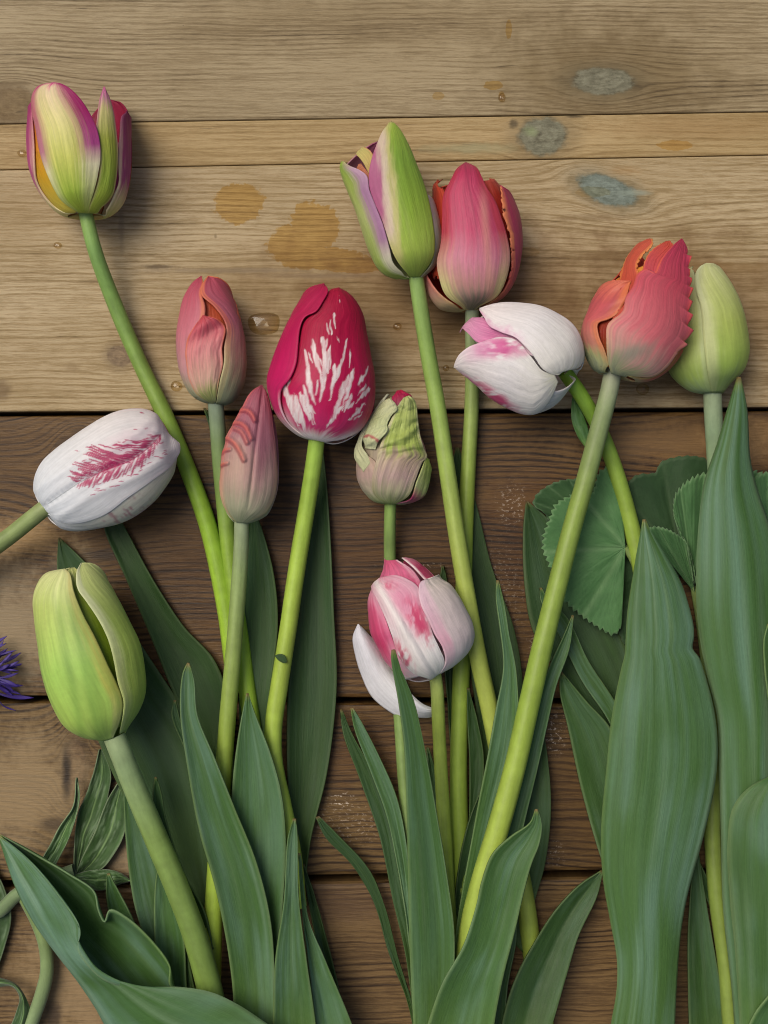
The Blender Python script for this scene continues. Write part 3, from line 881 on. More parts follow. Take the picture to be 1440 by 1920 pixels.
def t5dis(P, u, v):
    d = np.min(np.hypot(P[..., 0, None] - vein[::4, 0], P[..., 1, None] - vein[::4, 1]), -1)
    return -5 * np.exp(-(d / 7) ** 2) + 3.0 * np.exp(-((d - 34) / 9) ** 2)
petal(t5, b, [(78, 948), (64, 920), (66, 894), (78, 868), (102, 844), (133, 821), (167, 798), (192, 783), (221, 771), (248, 767), (275, 769), (294, 778), (304, 793), (303, 811)],
      [(88, 960), (112, 978), (150, 980), (196, 965), (238, 934), (279, 905), (320, 873), (337, 848), (337, 833), (320, 818), (303, 811)],
      t5col, off=3, seed=55, nu=150, nv=170, disp=t5dis, wrap=18, rip=1.2)

# --- green-yellow tulip at the lower left
t6 = tulip('plump lime-green tulip with a slit between its closed petals, beside the purple cornflower',
           [(214, 1380, 122), (226, 1410, 120), (254, 1480, 112), (292, 1570, 104), (330, 1660, 98), (364, 1750, 92), (392, 1850, 88), (410, 1940, 84), (424, 2020, 80)],
           21, 25, [(0, 'a4b888'), (.08, '8da474'), (.3, '7e9850'), (1, '76923e')], seed=6)
b = Body([(196, 1388), (160, 1381), (131, 1361), (105, 1317), (87, 1262), (79, 1208), (72, 1157), (70, 1122), (78, 1092), (92, 1074), (111, 1067), (133, 1061)],
         [(232, 1378), (240, 1363), (258, 1332), (267, 1291), (265, 1252), (256, 1208), (238, 1170), (216, 1127), (199, 1096), (181, 1070), (168, 1058), (151, 1055)], 124, 0.88)
gr = [(0, 'acca68'), (.15, 'b0d062'), (.45, 'aad066'), (.75, 'c4d678'), (1, 'dcdea4')]
backs(t6, b, pc(gr, seed=61), .97, 61)
petal(t6, b, [(190, 1370), (150, 1300), (125, 1200), (110, 1120), (130, 1066)], [(235, 1360), (246, 1290), (235, 1200), (200, 1120), (140, 1064)],
      pc([(0, '6f8a20'), (.6, '71891e'), (.9, '8ea23c'), (1, 'c4c880')], seed=62), off=-16, seed=62)
petal(t6, b, [(229, 1374), (232, 1318), (221, 1282), (212, 1236), (201, 1197), (181, 1157), (159, 1125), (144, 1103), (142, 1081), (146, 1062), (153, 1055)], ('a', 165),
      pc([(0, 'a8c468'), (.2, 'a6c058'), (.6, 'b0c864'), (1, 'ccd48c')], [(0, 'b4c87c'), (.25, 'c0cc80'), (.6, 'ced8a0'), (1, 'dce0b4')], .3, seed=63, edge_r=.2), off=5, seed=63, edge=5)
def t6col(P, u, v):
    c = pc(gr, [(0, 'b4c47c'), (.3, 'b4b858'), (.7, 'bcb864'), (1, 'ccc888')], .22, streak=.34, seed=64)(P, u, v)
    for k, (x0, x1, a) in enumerate(((118, 205, .5), (96, 170, .45), (135, 215, .35))):
        xm = x0 + (P[..., 1] - 1080) / 290.0 * (x1 - x0) * .75
        c = mixc(c, lin('6f9a42'), a * np.exp(-((P[..., 0] - xm) / 9) ** 2) * sstep(1090, 1160, P[..., 1]))
    return c
petal(t6, b, ('a', -150), [(212, 1384), (225, 1352), (229, 1311), (218, 1282), (201, 1247), (177, 1195), (155, 1153), (138, 1109), (130, 1074), (120, 1067)],
      t6col, off=4, seed=64, nu=70, nv=100, belly=2)

# --- small cream-green parrot tulip, rippled
t7 = tulip('small crumpled cream-green parrot tulip with dull pink base and red tip',
           [(732, 940, 62), (731, 975, 48), (731, 1040, 26), (735, 1130, 18), (742, 1240, 18), (750, 1350, 18), (757, 1450, 20), (765, 1560, 24), (778, 1700, 30)],
           11, 13, [(0, '8fae5c'), (.1, '85a05a'), (1, '7f9a58')], seed=7)
b = Body([(721, 945), (700, 939), (686, 926), (675, 908), (670, 893), (670, 866), (672, 842), (676, 818), (684, 799), (696, 782), (707, 764), (719, 748), (729, 738), (743, 732)],
         [(744, 945), (758, 945), (774, 940), (790, 931), (798, 917), (803, 895), (804, 878), (801, 860), (795, 836), (788, 816), (784, 788), (781, 768), (776, 748), (769, 738), (758, 731)], 62, 0.9)
pg = [(0, '9ab068'), (.1, 'a8ac84'), (.28, 'b59a94'), (.45, 'b4a088'), (.55, 'a8ba60'), (.8, 'b4c470'), (1, 'b8c080')]
backs(t7, b, pc([(0, '9cb468'), (.5, 'b08c80'), (1, 'b0325c')], seed=71), .96, 71)
petal(t7, b, [(735, 800), (732, 770), (735, 748), (745, 733)], [(772, 800), (778, 770), (776, 746), (752, 731)], pc([(0, 'a08078'), (.5, '9c5468'), (.8, 'b02050'), (1, 'c01848')], seed=72), off=-3, seed=72, rip=4)
petal(t7, b, ('a', -95, .9), ('a', 10, .9), pc([(0, '9cb068'), (.4, 'a89888'), (1, 'a8a878')], seed=70), off=-5, seed=70, rip=3)
petal(t7, b, [(742, 944), (768, 936), (780, 905), (790, 880), (797, 858)], ('a', 150),
      pc([(0, 'a8a080'), (.25, 'b85a7c'), (.45, 'b8c080'), (1, 'a8b858')], [(0, 'b08088'), (.3, 'c04a78'), (.5, 'c0c890'), (1, 'b4c070')], .2, seed=73), off=2, seed=73, rip=3)
petal(t7, b, ('a', -150), [(724, 944), (712, 912), (708, 885), (704, 866), (694, 857), (684, 850)],
      pc([(0, '9cb070'), (.2, 'b0aa90'), (.5, 'b89c94'), (.9, 'c0a890'), (1, 'b8806c')], seed=74), off=0, seed=74, rip=3)
def t7d(P, u, v):
    a = (P[..., 1] * .9 + P[..., 0] * .45)
    return (2.6 * np.sin(a * .22 + 9 * fbm(P[..., 0] * .025, P[..., 1] * .04, 75)) + 5 * (fbm(P[..., 0] * .02, a * .09, 79) - .5)) * sstep(.35, .5, v)
petal(t7, b, [(723, 944), (702, 928), (698, 900), (705, 866), (713, 835), (727, 800), (739, 775), (749, 756), (758, 745)],
      [(744, 944), (766, 930), (780, 898), (793, 866), (801, 858), (794, 838), (787, 816), (783, 782), (778, 752), (766, 742)],
      pc(pg, [(0, 'a0b070'), (.3, 'b8a490'), (.56, 'd0c8a0'), (1, 'c0c890')], .25, streak=.35, seed=76), off=4, seed=76, disp=t7d, nu=60, nv=110, rip=3)
def t7b(P, u, v):
    c = pc([(0, 'c8cca4'), (.5, 'c4cc98'), (1, 'd0d0a8')], seed=77, streak=.25)(P, u, v)
    return mixc(c, lin('b04a54'), .85 * stroke_mask(P, [(682, 820, 692, 816, 3), (692, 816, 702, 822, 3), (702, 821, 711, 829, 3)], 2))
petal(t7, b, [(678, 840), (683, 818), (695, 789), (707, 767), (722, 751), (730, 748)], [(699, 842), (709, 828), (727, 807), (726, 796), (735, 778), (745, 767), (741, 757), (733, 749)],
      t7b, off=9, seed=77, rip=2, belly=4, disp=lambda P, u, v: 7 * (fbm(P[..., 0] * .02, P[..., 1] * .11 + P[..., 0] * .05, 80) - .5), nu=40, nv=80)
petal(t7, b, [(676, 884), (668, 866), (668, 840), (676, 815), (692, 788), (716, 750), (728, 739)], [(690, 868), (686, 850), (679, 836), (684, 812), (698, 785), (720, 752), (728, 740)],
      pc([(0, 'c0c498'), (.4, 'd0d0ac'), (1, 'd4d4b8')], seed=78), off=7, seed=78, rip=6, nu=18, nv=60)

# --- pink and white tulip with one dropped petal
t8 = tulip('white and rose-pink blotched tulip with one petal fallen away to the side',
           [(815, 1262, 96), (819, 1290, 88), (822, 1350, 76), (826, 1430, 64), (832, 1530, 56), (838, 1640, 50), (845, 1760, 44), (850, 1850, 40)],
           12, 14, [(0, 'a8b868'), (.15, '9cb04c'), (1, '90ac48')], seed=8)
b = Body([(806, 1275), (782, 1279), (764, 1276), (742, 1262), (722, 1241), (706, 1212), (694, 1188), (690, 1157), (689, 1124), (697, 1103), (709, 1086), (717, 1066), (719, 1048)],
         [(826, 1263), (850, 1248), (873, 1224), (882, 1195), (879, 1171), (868, 1146), (855, 1120), (839, 1098), (822, 1087), (804, 1067), (780, 1048), (757, 1044)], 98, 0.84)
pk = lin('cf3468')
backs(t8, b, pc([(0, 'e0dcd8'), (.4, 'dcb0bc'), (1, 'c84070')], seed=81), .95, 81)
petal(t8, b, [(800, 1092), (776, 1066), (754, 1046)], [(822, 1088), (802, 1065), (782, 1048), (766, 1044)], pc([(0, 'cc5078'), (.5, 'c03464'), (1, 'd890a4')], [(0, 'e0c0c8'), (1, 'ecdcdc')], .3, seed=82, edge_r=0), off=-5, seed=82, nu=20, nv=30)
petal(t8, b, [(722, 1120), (710, 1085), (716, 1064), (718, 1047)], [(800, 1120), (792, 1098), (775, 1070), (745, 1050)],
      pc([(0, 'cc4470'), (.6, 'd0688c'), (1, 'c85478')], [(0, 'd06088'), (1, 'dcb0bc')], .3, seed=83, streak=.4), off=-3, seed=83)
petal(t8, b, ('a', -150), [(792, 1266), (752, 1238), (735, 1195), (722, 1158), (706, 1122), (697, 1104)],
      pc([(0, 'e0d4d4'), (.2, 'd47896'), (.45, 'd04272'), (.8, 'd05880'), (1, 'dca0b4')], [(0, 'e4d4d8'), (.5, 'd86890'), (1, 'dca4b8')], .3, seed=84), off=-2, seed=84)
petal(t8, b, [(826, 1263), (836, 1245), (830, 1215), (815, 1190), (803, 1163), (790, 1136), (785, 1111), (789, 1091), (803, 1086)], ('a', 150),
      pc([(0, 'e2dede'), (.25, 'e2d2d4'), (.6, 'e0d2d0'), (1, 'e0d4cc')], [(0, 'e4d8dc'), (.3, 'e0b0c0'), (1, 'e4ccd8')], .35, seed=85, edge_r=.15, streak=.14), off=6, seed=85, rip=2.2, nu=56, nv=80, edge=2)
def t8c(P, u, v):
    c = pc([(0, 'e0e2dc'), (.2, 'e6e4e2'), (.5, 'e4d4d8'), (.85, 'dfb4c2'), (1, 'd890a6')], streak=.12, seed=86)(P, u, v)
    n = fbm(P[..., 0] * .16, P[..., 1] * .07, 87)
    c = mixc(c, lin('d878a0'), .75 * blob(P, 768, 1135, 30, 62, -32, .8, 88, .4))
    c = mixc(c, pk, .9 * sstep(.38, .7, n) * blob(P, 785, 1165, 20, 50, -28, .8, 89, .5))
    c = mixc(c, pk, .7 * sstep(.4, .7, n) * blob(P, 722, 1097, 24, 12, 10, .9, 90, .5))
    c = mixc(c, pk, .85 * sstep(.3, .65, n) * blob(P, 757, 1230, 14, 42, -30, .8, 91, .5))
    xm = 705 + (P[..., 1] - 1105) * .58
    c = mixc(c, lin('ebe6e4'), .85 * np.exp(-((P[..., 0] - xm - 8) / 9) ** 2))
    return c
def t8d(P, u, v):
    xm = 705 + (P[..., 1] - 1105) * .58
    return 4 * np.exp(-((P[..., 0] - xm - 6) / 9) ** 2) - 3 * np.exp(-((P[..., 0] - xm - 20) / 6) ** 2)
petal(t8, b, [(808, 1274), (775, 1262), (748, 1228), (735, 1190), (722, 1157), (706, 1122), (697, 1102), (700, 1090), (718, 1082)],
      [(825, 1263), (834, 1244), (822, 1212), (812, 1190), (803, 1163), (790, 1137), (784, 1102), (765, 1087), (742, 1079), (720, 1082)],
      t8c, off=4, seed=86, nu=90, nv=120, disp=t8d, belly=3)
def t8drop(P, u, v):
    c = pc([(0, 'e0e2e6'), (.5, 'e4e4e8'), (1, 'dcdce6')], streak=.1, seed=92)(P, u, v)
    return mixc(c, lin('d47a9c'), .65 * blob(P, 712, 1222, 12, 40, -35, .9, 93, .5))
loft(t8, 'petal', [[(818, 1336, 62), (808, 1344, 48), (786, 1345, 36), (749, 1343, 26), (722, 1328, 20), (696, 1304, 18), (678, 1266, 18), (667, 1230, 20), (662, 1195, 24), (671, 1171, 30)],
                   [(818, 1333, 64), (800, 1334, 66), (778, 1325, 58), (750, 1310, 48), (730, 1290, 44), (708, 1260, 42), (692, 1228, 42), (682, 1205, 40), (674, 1188, 36), (671, 1171, 31)],
                   [(818, 1331, 64), (791, 1319, 60), (771, 1301, 50), (756, 1282, 38), (738, 1262, 28), (726, 1240, 24), (713, 1214, 22), (692, 1191, 24), (680, 1178, 28), (672, 1170, 32)]],
     nu=40, nv=70, mat='petal', colf=t8drop, thick=.00045, seed=92, rip=3)

# --- green and mauve pointed tulip
t9 = tulip('pointed green tulip with mauve-pink margins, overlapping the coral tulip',
           [(780, 516, 100), (786, 560, 92), (802, 660, 74), (820, 760, 66), (838, 880, 64), (856, 1000, 64), (876, 1120, 64), (898, 1240, 56), (918, 1330, 44), (938, 1430, 34), (962, 1570, 32), (985, 1690, 34), (1000, 1800, 30), (1020, 1920, 28), (1035, 2000, 26)],
           14.5, 19, [(0, '8fb064'), (.1, '8fae5a'), (.4, 'a6b656'), (.7, 'a6b450'), (1, '7c9c38')], seed=9)
b = Body([(766, 521), (748, 522), (726, 515), (709, 500), (696, 476), (680, 431), (668, 394), (655, 362), (643, 330), (640, 312), (660, 285), (695, 255), (733, 229)],
         [(792, 520), (806, 506), (820, 483), (825, 458), (822, 426), (815, 398), (801, 360), (790, 330), (776, 295), (762, 263), (748, 240), (735, 229)], 104, 0.86)
backs(t9, b, pc([(0, 'a0b860'), (.5, 'c0a8a0'), (1, 'b05a80')], seed=101), .9, 101)
petal(t9, b, [(720, 400), (700, 345), (682, 305), (669, 287), (671, 273)], [(735, 400), (720, 340), (705, 300), (692, 279), (672, 273)],
      pc([(0, 'b85a3c'), (.5, 'b89050'), (1, 'd0cc80')], [(0, 'c05a40'), (1, 'c8986c')], .3, seed=102, edge_l=0), off=-12, seed=102, nu=20, nv=40)
petal(t9, b, [(712, 440), (690, 380), (675, 335), (668, 318), (672, 308)], [(730, 430), (712, 370), (698, 335), (686, 318), (676, 306)], pc([(0, 'a85038'), (1, 'c07858')], seed=103), off=-16, seed=103, nu=16, nv=30)
petal(t9, b, [(791, 519), (808, 494), (816, 460), (812, 424), (806, 392), (802, 366)], ('a', 150), pc([(0, 'b8bc90'), (.4, 'c8c4a8'), (1, 'c4b4b0')], seed=104), off=4, seed=104)
petal(t9, b, [(767, 521), (748, 523), (726, 515), (709, 500), (696, 476), (680, 431), (668, 394), (655, 362), (643, 330), (639, 313), (643, 302)],
      [(765, 520), (738, 494), (731, 466), (719, 422), (703, 381), (692, 352), (689, 330), (673, 317), (657, 311), (645, 302)],
      pc([(0, '98b450'), (.2, 'a0b85c'), (.55, 'b4c078'), (.8, 'a4b85c'), (1, '90b048')], [(0, 'ccd0a4'), (.2, 'd4d0b8'), (.34, 'a87aa0'), (.7, 'b084a8'), (.9, 'c0a0b4'), (1, 'b0b070')], .75, seed=105, edge_l=.0), off=2, seed=105, wrap=60)
def t9c(P, u, v):
    c = pc([(0, '9cb850'), (.2, 'a4bc50'), (.45, '8fae3e'), (.75, '88ac42'), (1, '9cb448')], streak=.3, seed=106)(P, u, v)
    n = (fbm(P[..., 0] * .15, P[..., 1] * .03, 107) - .5)
    xg = np.interp(P[..., 1], [229, 300, 380, 440, 500, 525], [733, 738, 748, 752, 760, 775])      # line where the green starts
    d = P[..., 0] - xg + n * 16
    c = mixc(c, lin('c6c27c'), sstep(4, -8, d) * sstep(520, 470, P[..., 1]))
    c = mixc(c, lin('d6c4ae'), sstep(-6, -20, d) * sstep(470, 430, P[..., 1]))
    c = mixc(c, lin('b25a88'), .95 * sstep(-18, -36, d) * sstep(455, 395, P[..., 1]))
    return mixc(c, lin('c8c078'), sstep(.97, 1, v))
petal(t9, b, [(768, 519), (748, 494), (733, 463), (719, 418), (705, 384), (694, 353), (692, 326), (698, 295), (709, 265), (719, 244), (733, 229)],
      [(791, 519), (811, 487), (815, 458), (812, 424), (806, 388), (797, 352), (779, 304), (767, 273), (748, 240), (735, 229)],
      t9c, off=8, seed=106, nu=80, nv=110, belly=4)

# --- coral pink tulip behind it
t10 = tulip('coral-pink tulip with ragged orange-red inner petals and a cream base, behind the green one',
            [(885, 576, 76), (885, 610, 62), (886, 680, 38), (884, 770, 26), (879, 860, 22), (874, 960, 20), (870, 1080, 20), (867, 1200, 20), (863, 1320, 20), (860, 1440, 20), (862, 1560, 22), (868, 1680, 26), (876, 1800, 28)],
            13, 18.5, [(0, '9aa888'), (.1, '8ca060'), (.3, '98b048'), (1, '84a03a')], seed=10)
b = Body([(873, 582), (853, 583), (827, 578), (809, 557), (799, 523), (797, 480), (798, 430), (800, 380), (806, 345), (835, 322), (870, 306)],
         [(897, 582), (925, 568), (947, 550), (963, 523), (972, 482), (974, 448), (970, 407), (960, 380), (944, 350), (918, 326), (874, 306)], 78, 0.86)
ins = [(0, 'b08040'), (.25, 'a82c18'), (.7, 'b83220'), (1, 'c04a34')]
backs(t10, b, pc(ins, seed=111), .85, 111)
petal(t10, b, [(860, 560), (812, 510), (802, 440), (800, 385), (797, 350), (803, 328)], [(880, 560), (850, 500), (842, 430), (838, 372), (828, 352), (812, 338)], pc([(0, 'b05030'), (.5, 'b02c1c'), (1, 'bc4830')], seed=112), off=-12, seed=112, serr=.06)
petal(t10, b, [(890, 560), (925, 500), (930, 420), (915, 370), (905, 340)], [(900, 565), (962, 500), (966, 430), (955, 380), (925, 333)], pc([(0, 'b05030'), (.4, 'a02418'), (.9, 'a83020'), (1, 'c04c40')], seed=113), off=-8, seed=113, serr=.03)
petal(t10, b, ('a', -160), [(872, 581), (850, 569), (825, 551), (809, 531), (801, 512), (799, 470), (799, 420)], pc([(0, 'b8b880'), (.3, 'c09080'), (.6, 'b85068'), (1, 'b84058')], [(0, 'c0bc80'), (.4, 'cc7c70'), (1, 'c05058')], .2, seed=114), off=2, seed=114)
petal(t10, b, [(897, 581), (925, 563), (946, 541), (957, 511), (958, 472), (955, 441), (946, 412), (942, 386), (940, 362), (938, 348)], ('a', 160),
      pc([(0, 'b8b070'), (.15, 'c07068'), (.5, 'b04068'), (1, 'b43c58')], [(0, 'c8a868'), (.3, 'c8605c'), (.6, 'd8825c'), (1, 'dc8458')], .22, seed=115), off=4, seed=115, serr=.03)
def t10c(P, u, v):
    c = pc([(0, '85836c'), (.1, '948e78'), (.2, 'c09088'), (.36, 'd08298'), (.55, 'c44c70'), (.85, 'be4064'), (1, 'b03058')],
           [(0, 'c4c080'), (.22, 'd0c88c'), (.36, 'd0a090'), (.54, 'b84050'), (1, 'b02c4c')], .55, streak=.3, seed=116)(P, u, v)
    c = mixc(c, lin('d6a08c'), .5 * np.exp(-((P[..., 0] - np.interp(P[..., 1], [330, 580], [903, 922])) / 8) ** 2) * sstep(330, 400, P[..., 1]))
    x = P[..., 0] - np.interp(P[..., 1], [306, 420, 580], [871, 893, 893])
    return mixc(c, lin('8c2c4c'), .5 * np.exp(-(x / 2.2) ** 2) * sstep(480, 360, P[..., 1]))
petal(t10, b, [(876, 581), (863, 573), (836, 553), (823, 516), (820, 490), (827, 457), (830, 407), (832, 366), (847, 335), (857, 316), (872, 306)],
      [(894, 581), (900, 574), (930, 557), (948, 524), (956, 482), (950, 440), (940, 407), (927, 373), (913, 353), (903, 332), (893, 315), (873, 306)],
      t10c, off=8, seed=116, nu=80, nv=110, belly=5)

# --- white tulip with pink brush marks, lying sideways
t11 = tulip('white tulip brushed with bright pink, lying sideways over a tulip stem',
            [(1058, 696, 112), (1072, 716, 104), (1096, 752, 86), (1122, 800, 60), (1146, 858, 44), (1166, 920, 38), (1182, 980, 36), (1196, 1040, 36), (1212, 1120, 36), (1226, 1240, 34), (1236, 1400, 30), (1240, 1600, 26)],
            14, 19, [(0, '86b038'), (.12, '7fa040'), (.3, '90ac44'), (1, 'a4b850')], seed=11)
b = Body([(1064, 690), (1086, 690), (1096, 672), (1090, 634), (1073, 606), (1044, 587), (1015, 574), (976, 568), (939, 568), (916, 573), (899, 580), (876, 598), (860, 620)],
         [(1058, 702), (1074, 716), (1066, 730), (1044, 757), (1022, 770), (995, 776), (980, 773), (950, 761), (917, 742), (894, 721), (869, 700), (852, 685), (855, 668)], 116, 0.84)
wp = [(0, 'd8d8c0'), (.12, 'e2e0d8'), (.5, 'e8e5e6'), (1, 'e8e0e0')]
backs(t11, b, pc(wp, [(0, 'd0ccb4'), (1, 'dcd0c8')], .2, seed=121), .9, 121)
def t11m(P, u, v):
    c = pc([(0, 'e0c8d4'), (.5, 'cf70a4'), (1, 'dfa8c4')], streak=.3, seed=122)(P, u, v)
    return c
petal(t11, b, [(1000, 640), (950, 618), (908, 596), (880, 598), (858, 609)], [(1000, 668), (945, 645), (896, 642), (876, 623), (858, 611)], t11m, off=-8, seed=122)
petal(t11, b, ('a', 40, .8), ('a', 150, .8), pc(wp, seed=123), off=-4, seed=123)
petal(t11, b, ('a', -150, .8), ('a', -40, .8), pc(wp, seed=124), off=-4, seed=124)
def t11b(P, u, v):
    c = pc(wp, streak=.08, seed=125)(P, u, v)
    n = fbm(P[..., 0] * .05, P[..., 1] * .16, 126)
    c = mixc(c, lin('d04a92'), .95 * sstep(.2, .55, n) * blob(P, 940, 650, 52, 22, 3, .75, 127, .5))
    c = mixc(c, lin('dc90bc'), .6 * blob(P, 905, 655, 34, 24, -15, .9, 128, .4))
    c = mixc(c, lin('c83a76'), .95 * sstep(.25, .55, n) * blob(P, 930, 746, 62, 15, 33, .8, 129, .6))
    c = mixc(c, lin('d06a98'), .8 * blob(P, 880, 712, 26, 6, 38, .9, 130, .4))
    return c
petal(t11, b, [(1040, 702), (1017, 694), (996, 668), (966, 636), (936, 632), (904, 641), (878, 651), (861, 665), (852, 684)],
      [(1046, 716), (1030, 752), (1010, 772), (985, 774), (950, 761), (917, 742), (894, 721), (869, 700), (852, 685)], t11b, off=3, seed=125, nu=90, nv=110, belly=4)
petal(t11, b, [(1060, 692), (1086, 688), (1094, 668), (1088, 632), (1072, 606), (1044, 587), (1015, 574), (976, 568), (939, 568), (916, 573), (899, 580)],
      [(1048, 704), (1036, 702), (1017, 690), (1001, 667), (985, 649), (966, 632), (939, 622), (918, 611), (908, 594), (899, 580)],
      lambda P, u, v: mixc(pc(wp, streak=.08, seed=131)(P, u, v), lin('dc9cc0'), .75 * sstep(.6, 1.0, u + (fbm(P[..., 0] * .1, P[..., 1] * .1, 5) - .5) * .5) * sstep(1000, 940, P[..., 0])),
      off=7, seed=131, nu=80, nv=100, belly=3, wrap=25)

# --- coral parrot tulip with saw-toothed edge
t12 = tulip('coral-red parrot tulip with orange saw-toothed petal edges',
            [(1150, 690, 116), (1143, 730, 110), (1122, 810, 98), (1098, 900, 92), (1070, 1000, 92), (1042, 1110, 94), (1015, 1220, 98), (990, 1330, 102), (965, 1440, 104), (935, 1550, 104), (902, 1660, 98), (882, 1750, 84), (874, 1850, 70), (870, 1960, 62)],
            17, 23, [(0, 'a4a890'), (.06, '8fa070'), (.2, '839a48'), (.5, '92ac44'), (.75, 'a6bc50'), (1, '98b048')], seed=12)
b = Body([(1135, 698), (1122, 698), (1108, 685), (1098, 657), (1094, 626), (1101, 595), (1111, 569), (1127, 541), (1152, 515), (1174, 482), (1198, 455), (1219, 448)],
         [(1166, 702), (1184, 713), (1217, 712), (1245, 697), (1268, 672), (1282, 640), (1290, 600), (1292, 560), (1293, 520), (1289, 480), (1280, 448)], 118, 0.84)
co = [(0, '9ca488'), (.08, 'a8ac84'), (.18, 'c49c90'), (.35, 'cc6c74'), (.7, 'c04a5c'), (1, 'b43454')]
backs(t12, b, pc([(0, 'c0b880'), (.3, 'c05a40'), (1, 'bc4030')], seed=141), .9, 141)
petal(t12, b, [(1130, 690), (1115, 620), (1125, 570), (1150, 530), (1185, 505)], [(1150, 690), (1160, 620), (1190, 560), (1215, 520), (1205, 500)],
      pc([(0, '98602c'), (.3, '8c2414'), (.7, 'b84c20'), (1, 'dc9038')], [(0, 'a04020'), (1, 'e0983c')], .4, seed=142), off=-8, seed=142, serr=.05)
petal(t12, b, [(1150, 600), (1160, 530), (1176, 484), (1198, 456), (1219, 448)], [(1210, 600), (1200, 520), (1196, 496), (1206, 478), (1226, 456), (1221, 448)],
      pc([(0, 'b83c28'), (.5, 'c0503c'), (1, 'c45844')], [(0, 'c04830'), (.6, 'dc8044'), (1, 'd88850')], .3, seed=143), off=-1, seed=143, serr=.03)
petal(t12, b, [(1205, 600), (1206, 530), (1208, 492), (1225, 466), (1250, 452)], [(1250, 600), (1232, 520), (1241, 487), (1263, 460), (1256, 451)],
      pc([(0, 'b83c38'), (.5, 'c04454'), (1, 'c4503c')], [(0, 'c04838'), (1, 'dd7a48')], .2, seed=144), off=2, seed=144, serr=.02)
petal(t12, b, [(1170, 702), (1215, 708), (1246, 692), (1266, 668), (1277, 648)], ('a', 150), pc([(0, 'c8c490'), (.4, 'c8705c'), (1, 'b83c30')], [(0, 'b8b070'), (1, 'd46a40')], .2, seed=145), off=3, seed=145)
petal(t12, b, ('a', -160), [(1144, 694), (1135, 658), (1123, 628), (1122, 606), (1141, 598), (1158, 589), (1168, 573), (1176, 553), (1181, 538), (1184, 527)],
      pc([(0, '9aa488'), (.14, 'acb07c'), (.25, 'c88878'), (.5, 'cc6668'), (.75, 'c45a60'), (1, 'd8745a')], [(0, 'b0b880'), (.25, 'd0805c'), (1, 'd8744c')], .25, seed=146), off=3, seed=146, rip=3,
      disp=lambda P, u, v: 3.0 * np.sin((P[..., 1] * .8 + P[..., 0] * .35) * .2) * sstep(.45, .6, v))
def t12c(P, u, v):
    c = pc(co, [(0, 'acb480'), (.2, 'cca088'), (.5, 'c8545c'), (.8, 'd05848'), (1, 'c03c50')], .16, streak=.32, seed=147)(P, u, v)
    c = mixc(c, lin('8c9080'), .75 * blob(P, 1190, 660, 40, 16, -25, 1.0, 148, .4))
    return c
rt = [(1166, 701), (1222, 706), (1250, 689), (1270, 662), (1284, 642), (1291, 620), (1290, 603), (1291, 578), (1293, 555), (1294, 528), (1291, 500), (1290, 480), (1287, 462), (1279, 448)]
lt = [(1146, 697), (1140, 680), (1138, 640), (1140, 608), (1168, 583), (1174, 557), (1188, 535), (1196, 513), (1212, 504), (1226, 512), (1241, 484), (1264, 458), (1278, 448)]
petal(t12, b, lt, rt, t12c, off=9, seed=147, nu=110, nv=170, rip=1.2, wrap=2, teeth=(15, 13, .34, .95))

# --- pale green closed tulip at the right
t13 = tulip('pale green closed tulip tucked behind the coral parrot tulip',
            [(1336, 732, 68), (1337, 770, 56), (1342, 860, 40), (1348, 1000, 34), (1346, 1200, 34), (1338, 1400, 36), (1336, 1560, 40), (1344, 1680, 46), (1360, 1800, 52), (1370, 1920, 56), (1378, 2000, 58)],
            17, 16, [(0, 'a0b08c'), (.06, '8ca480'), (.4, '7c9448'), (.8, '7f9442'), (1, '869a48')], seed=13)
b = Body([(1318, 738), (1294, 732), (1270, 714), (1256, 694), (1254, 660), (1258, 620), (1266, 575), (1277, 535), (1290, 507), (1306, 496)],
         [(1354, 738), (1369, 718), (1387, 697), (1398, 661), (1396, 631), (1389, 595), (1375, 555), (1359, 524), (1342, 503), (1324, 494)], 70, 0.9)
lg = [(0, '9cb484'), (.15, 'a4bc60'), (.5, 'b8c474'), (.85, 'c8cc90'), (1, 'ccd09c')]
backs(t13, b, pc(lg, seed=151), .97, 151)
petal(t13, b, ('a', -165), [(1336, 735), (1331, 713), (1326, 668), (1322, 620), (1317, 575), (1307, 540), (1303, 515), (1299, 500)], pc(lg, [(0, 'a4b878'), (1, 'ccd0a0')], .2, seed=152), off=0, seed=152)
petal(t13, b, [(1336, 735), (1330, 713), (1323, 667), (1318, 620), (1314, 573), (1305, 543), (1304, 512), (1315, 497), (1325, 494)], ('a', 165),
      pc([(0, '98b070'), (.2, 'a0bc58'), (.5, 'b0c064'), (.8, 'c0c884'), (1, 'ccd09c')], [(0, 'b0c080'), (.4, 'c4cc90'), (1, 'd0d4a8')], .3, seed=153, edge_r=.2), off=5, seed=153, edge=3)

# ------------------------------------------------------------------ tulip leaves (parts of the tulip they grow on)
# left bunch
leaf(t6, [(110, 1008), (107, 1060), (120, 1180), (150, 1300), (188, 1398), (236, 1500), (300, 1600), (370, 1700)],
     [(112, 1008), (165, 1060), (215, 1125), (262, 1205), (325, 1300), (385, 1390), (405, 1500), (400, 1600), (400, 1700)], 30, 14, camber=-8, tone=0.62, seed=201, blue=0.3)
leaf(t1, [(192, 940), (196, 992), (236, 1085), (285, 1200), (328, 1306), (372, 1390), (410, 1480)], [(205, 938), (232, 985), (288, 1088), (345, 1175), (402, 1238), (432, 1330), (440, 1480)], 22, 16, camber=-6, tone=0.5, seed=202, blue=0.05)
leaf(t2, [(382, 765), (392, 800), (402, 860), (408, 960), (412, 1060), (418, 1180), (430, 1300)], [(384, 765), (402, 790), (412, 850), (418, 960), (424, 1060), (430, 1180), (442, 1300)], 12, 12, tone=0.5, seed=203, blue=0.05)
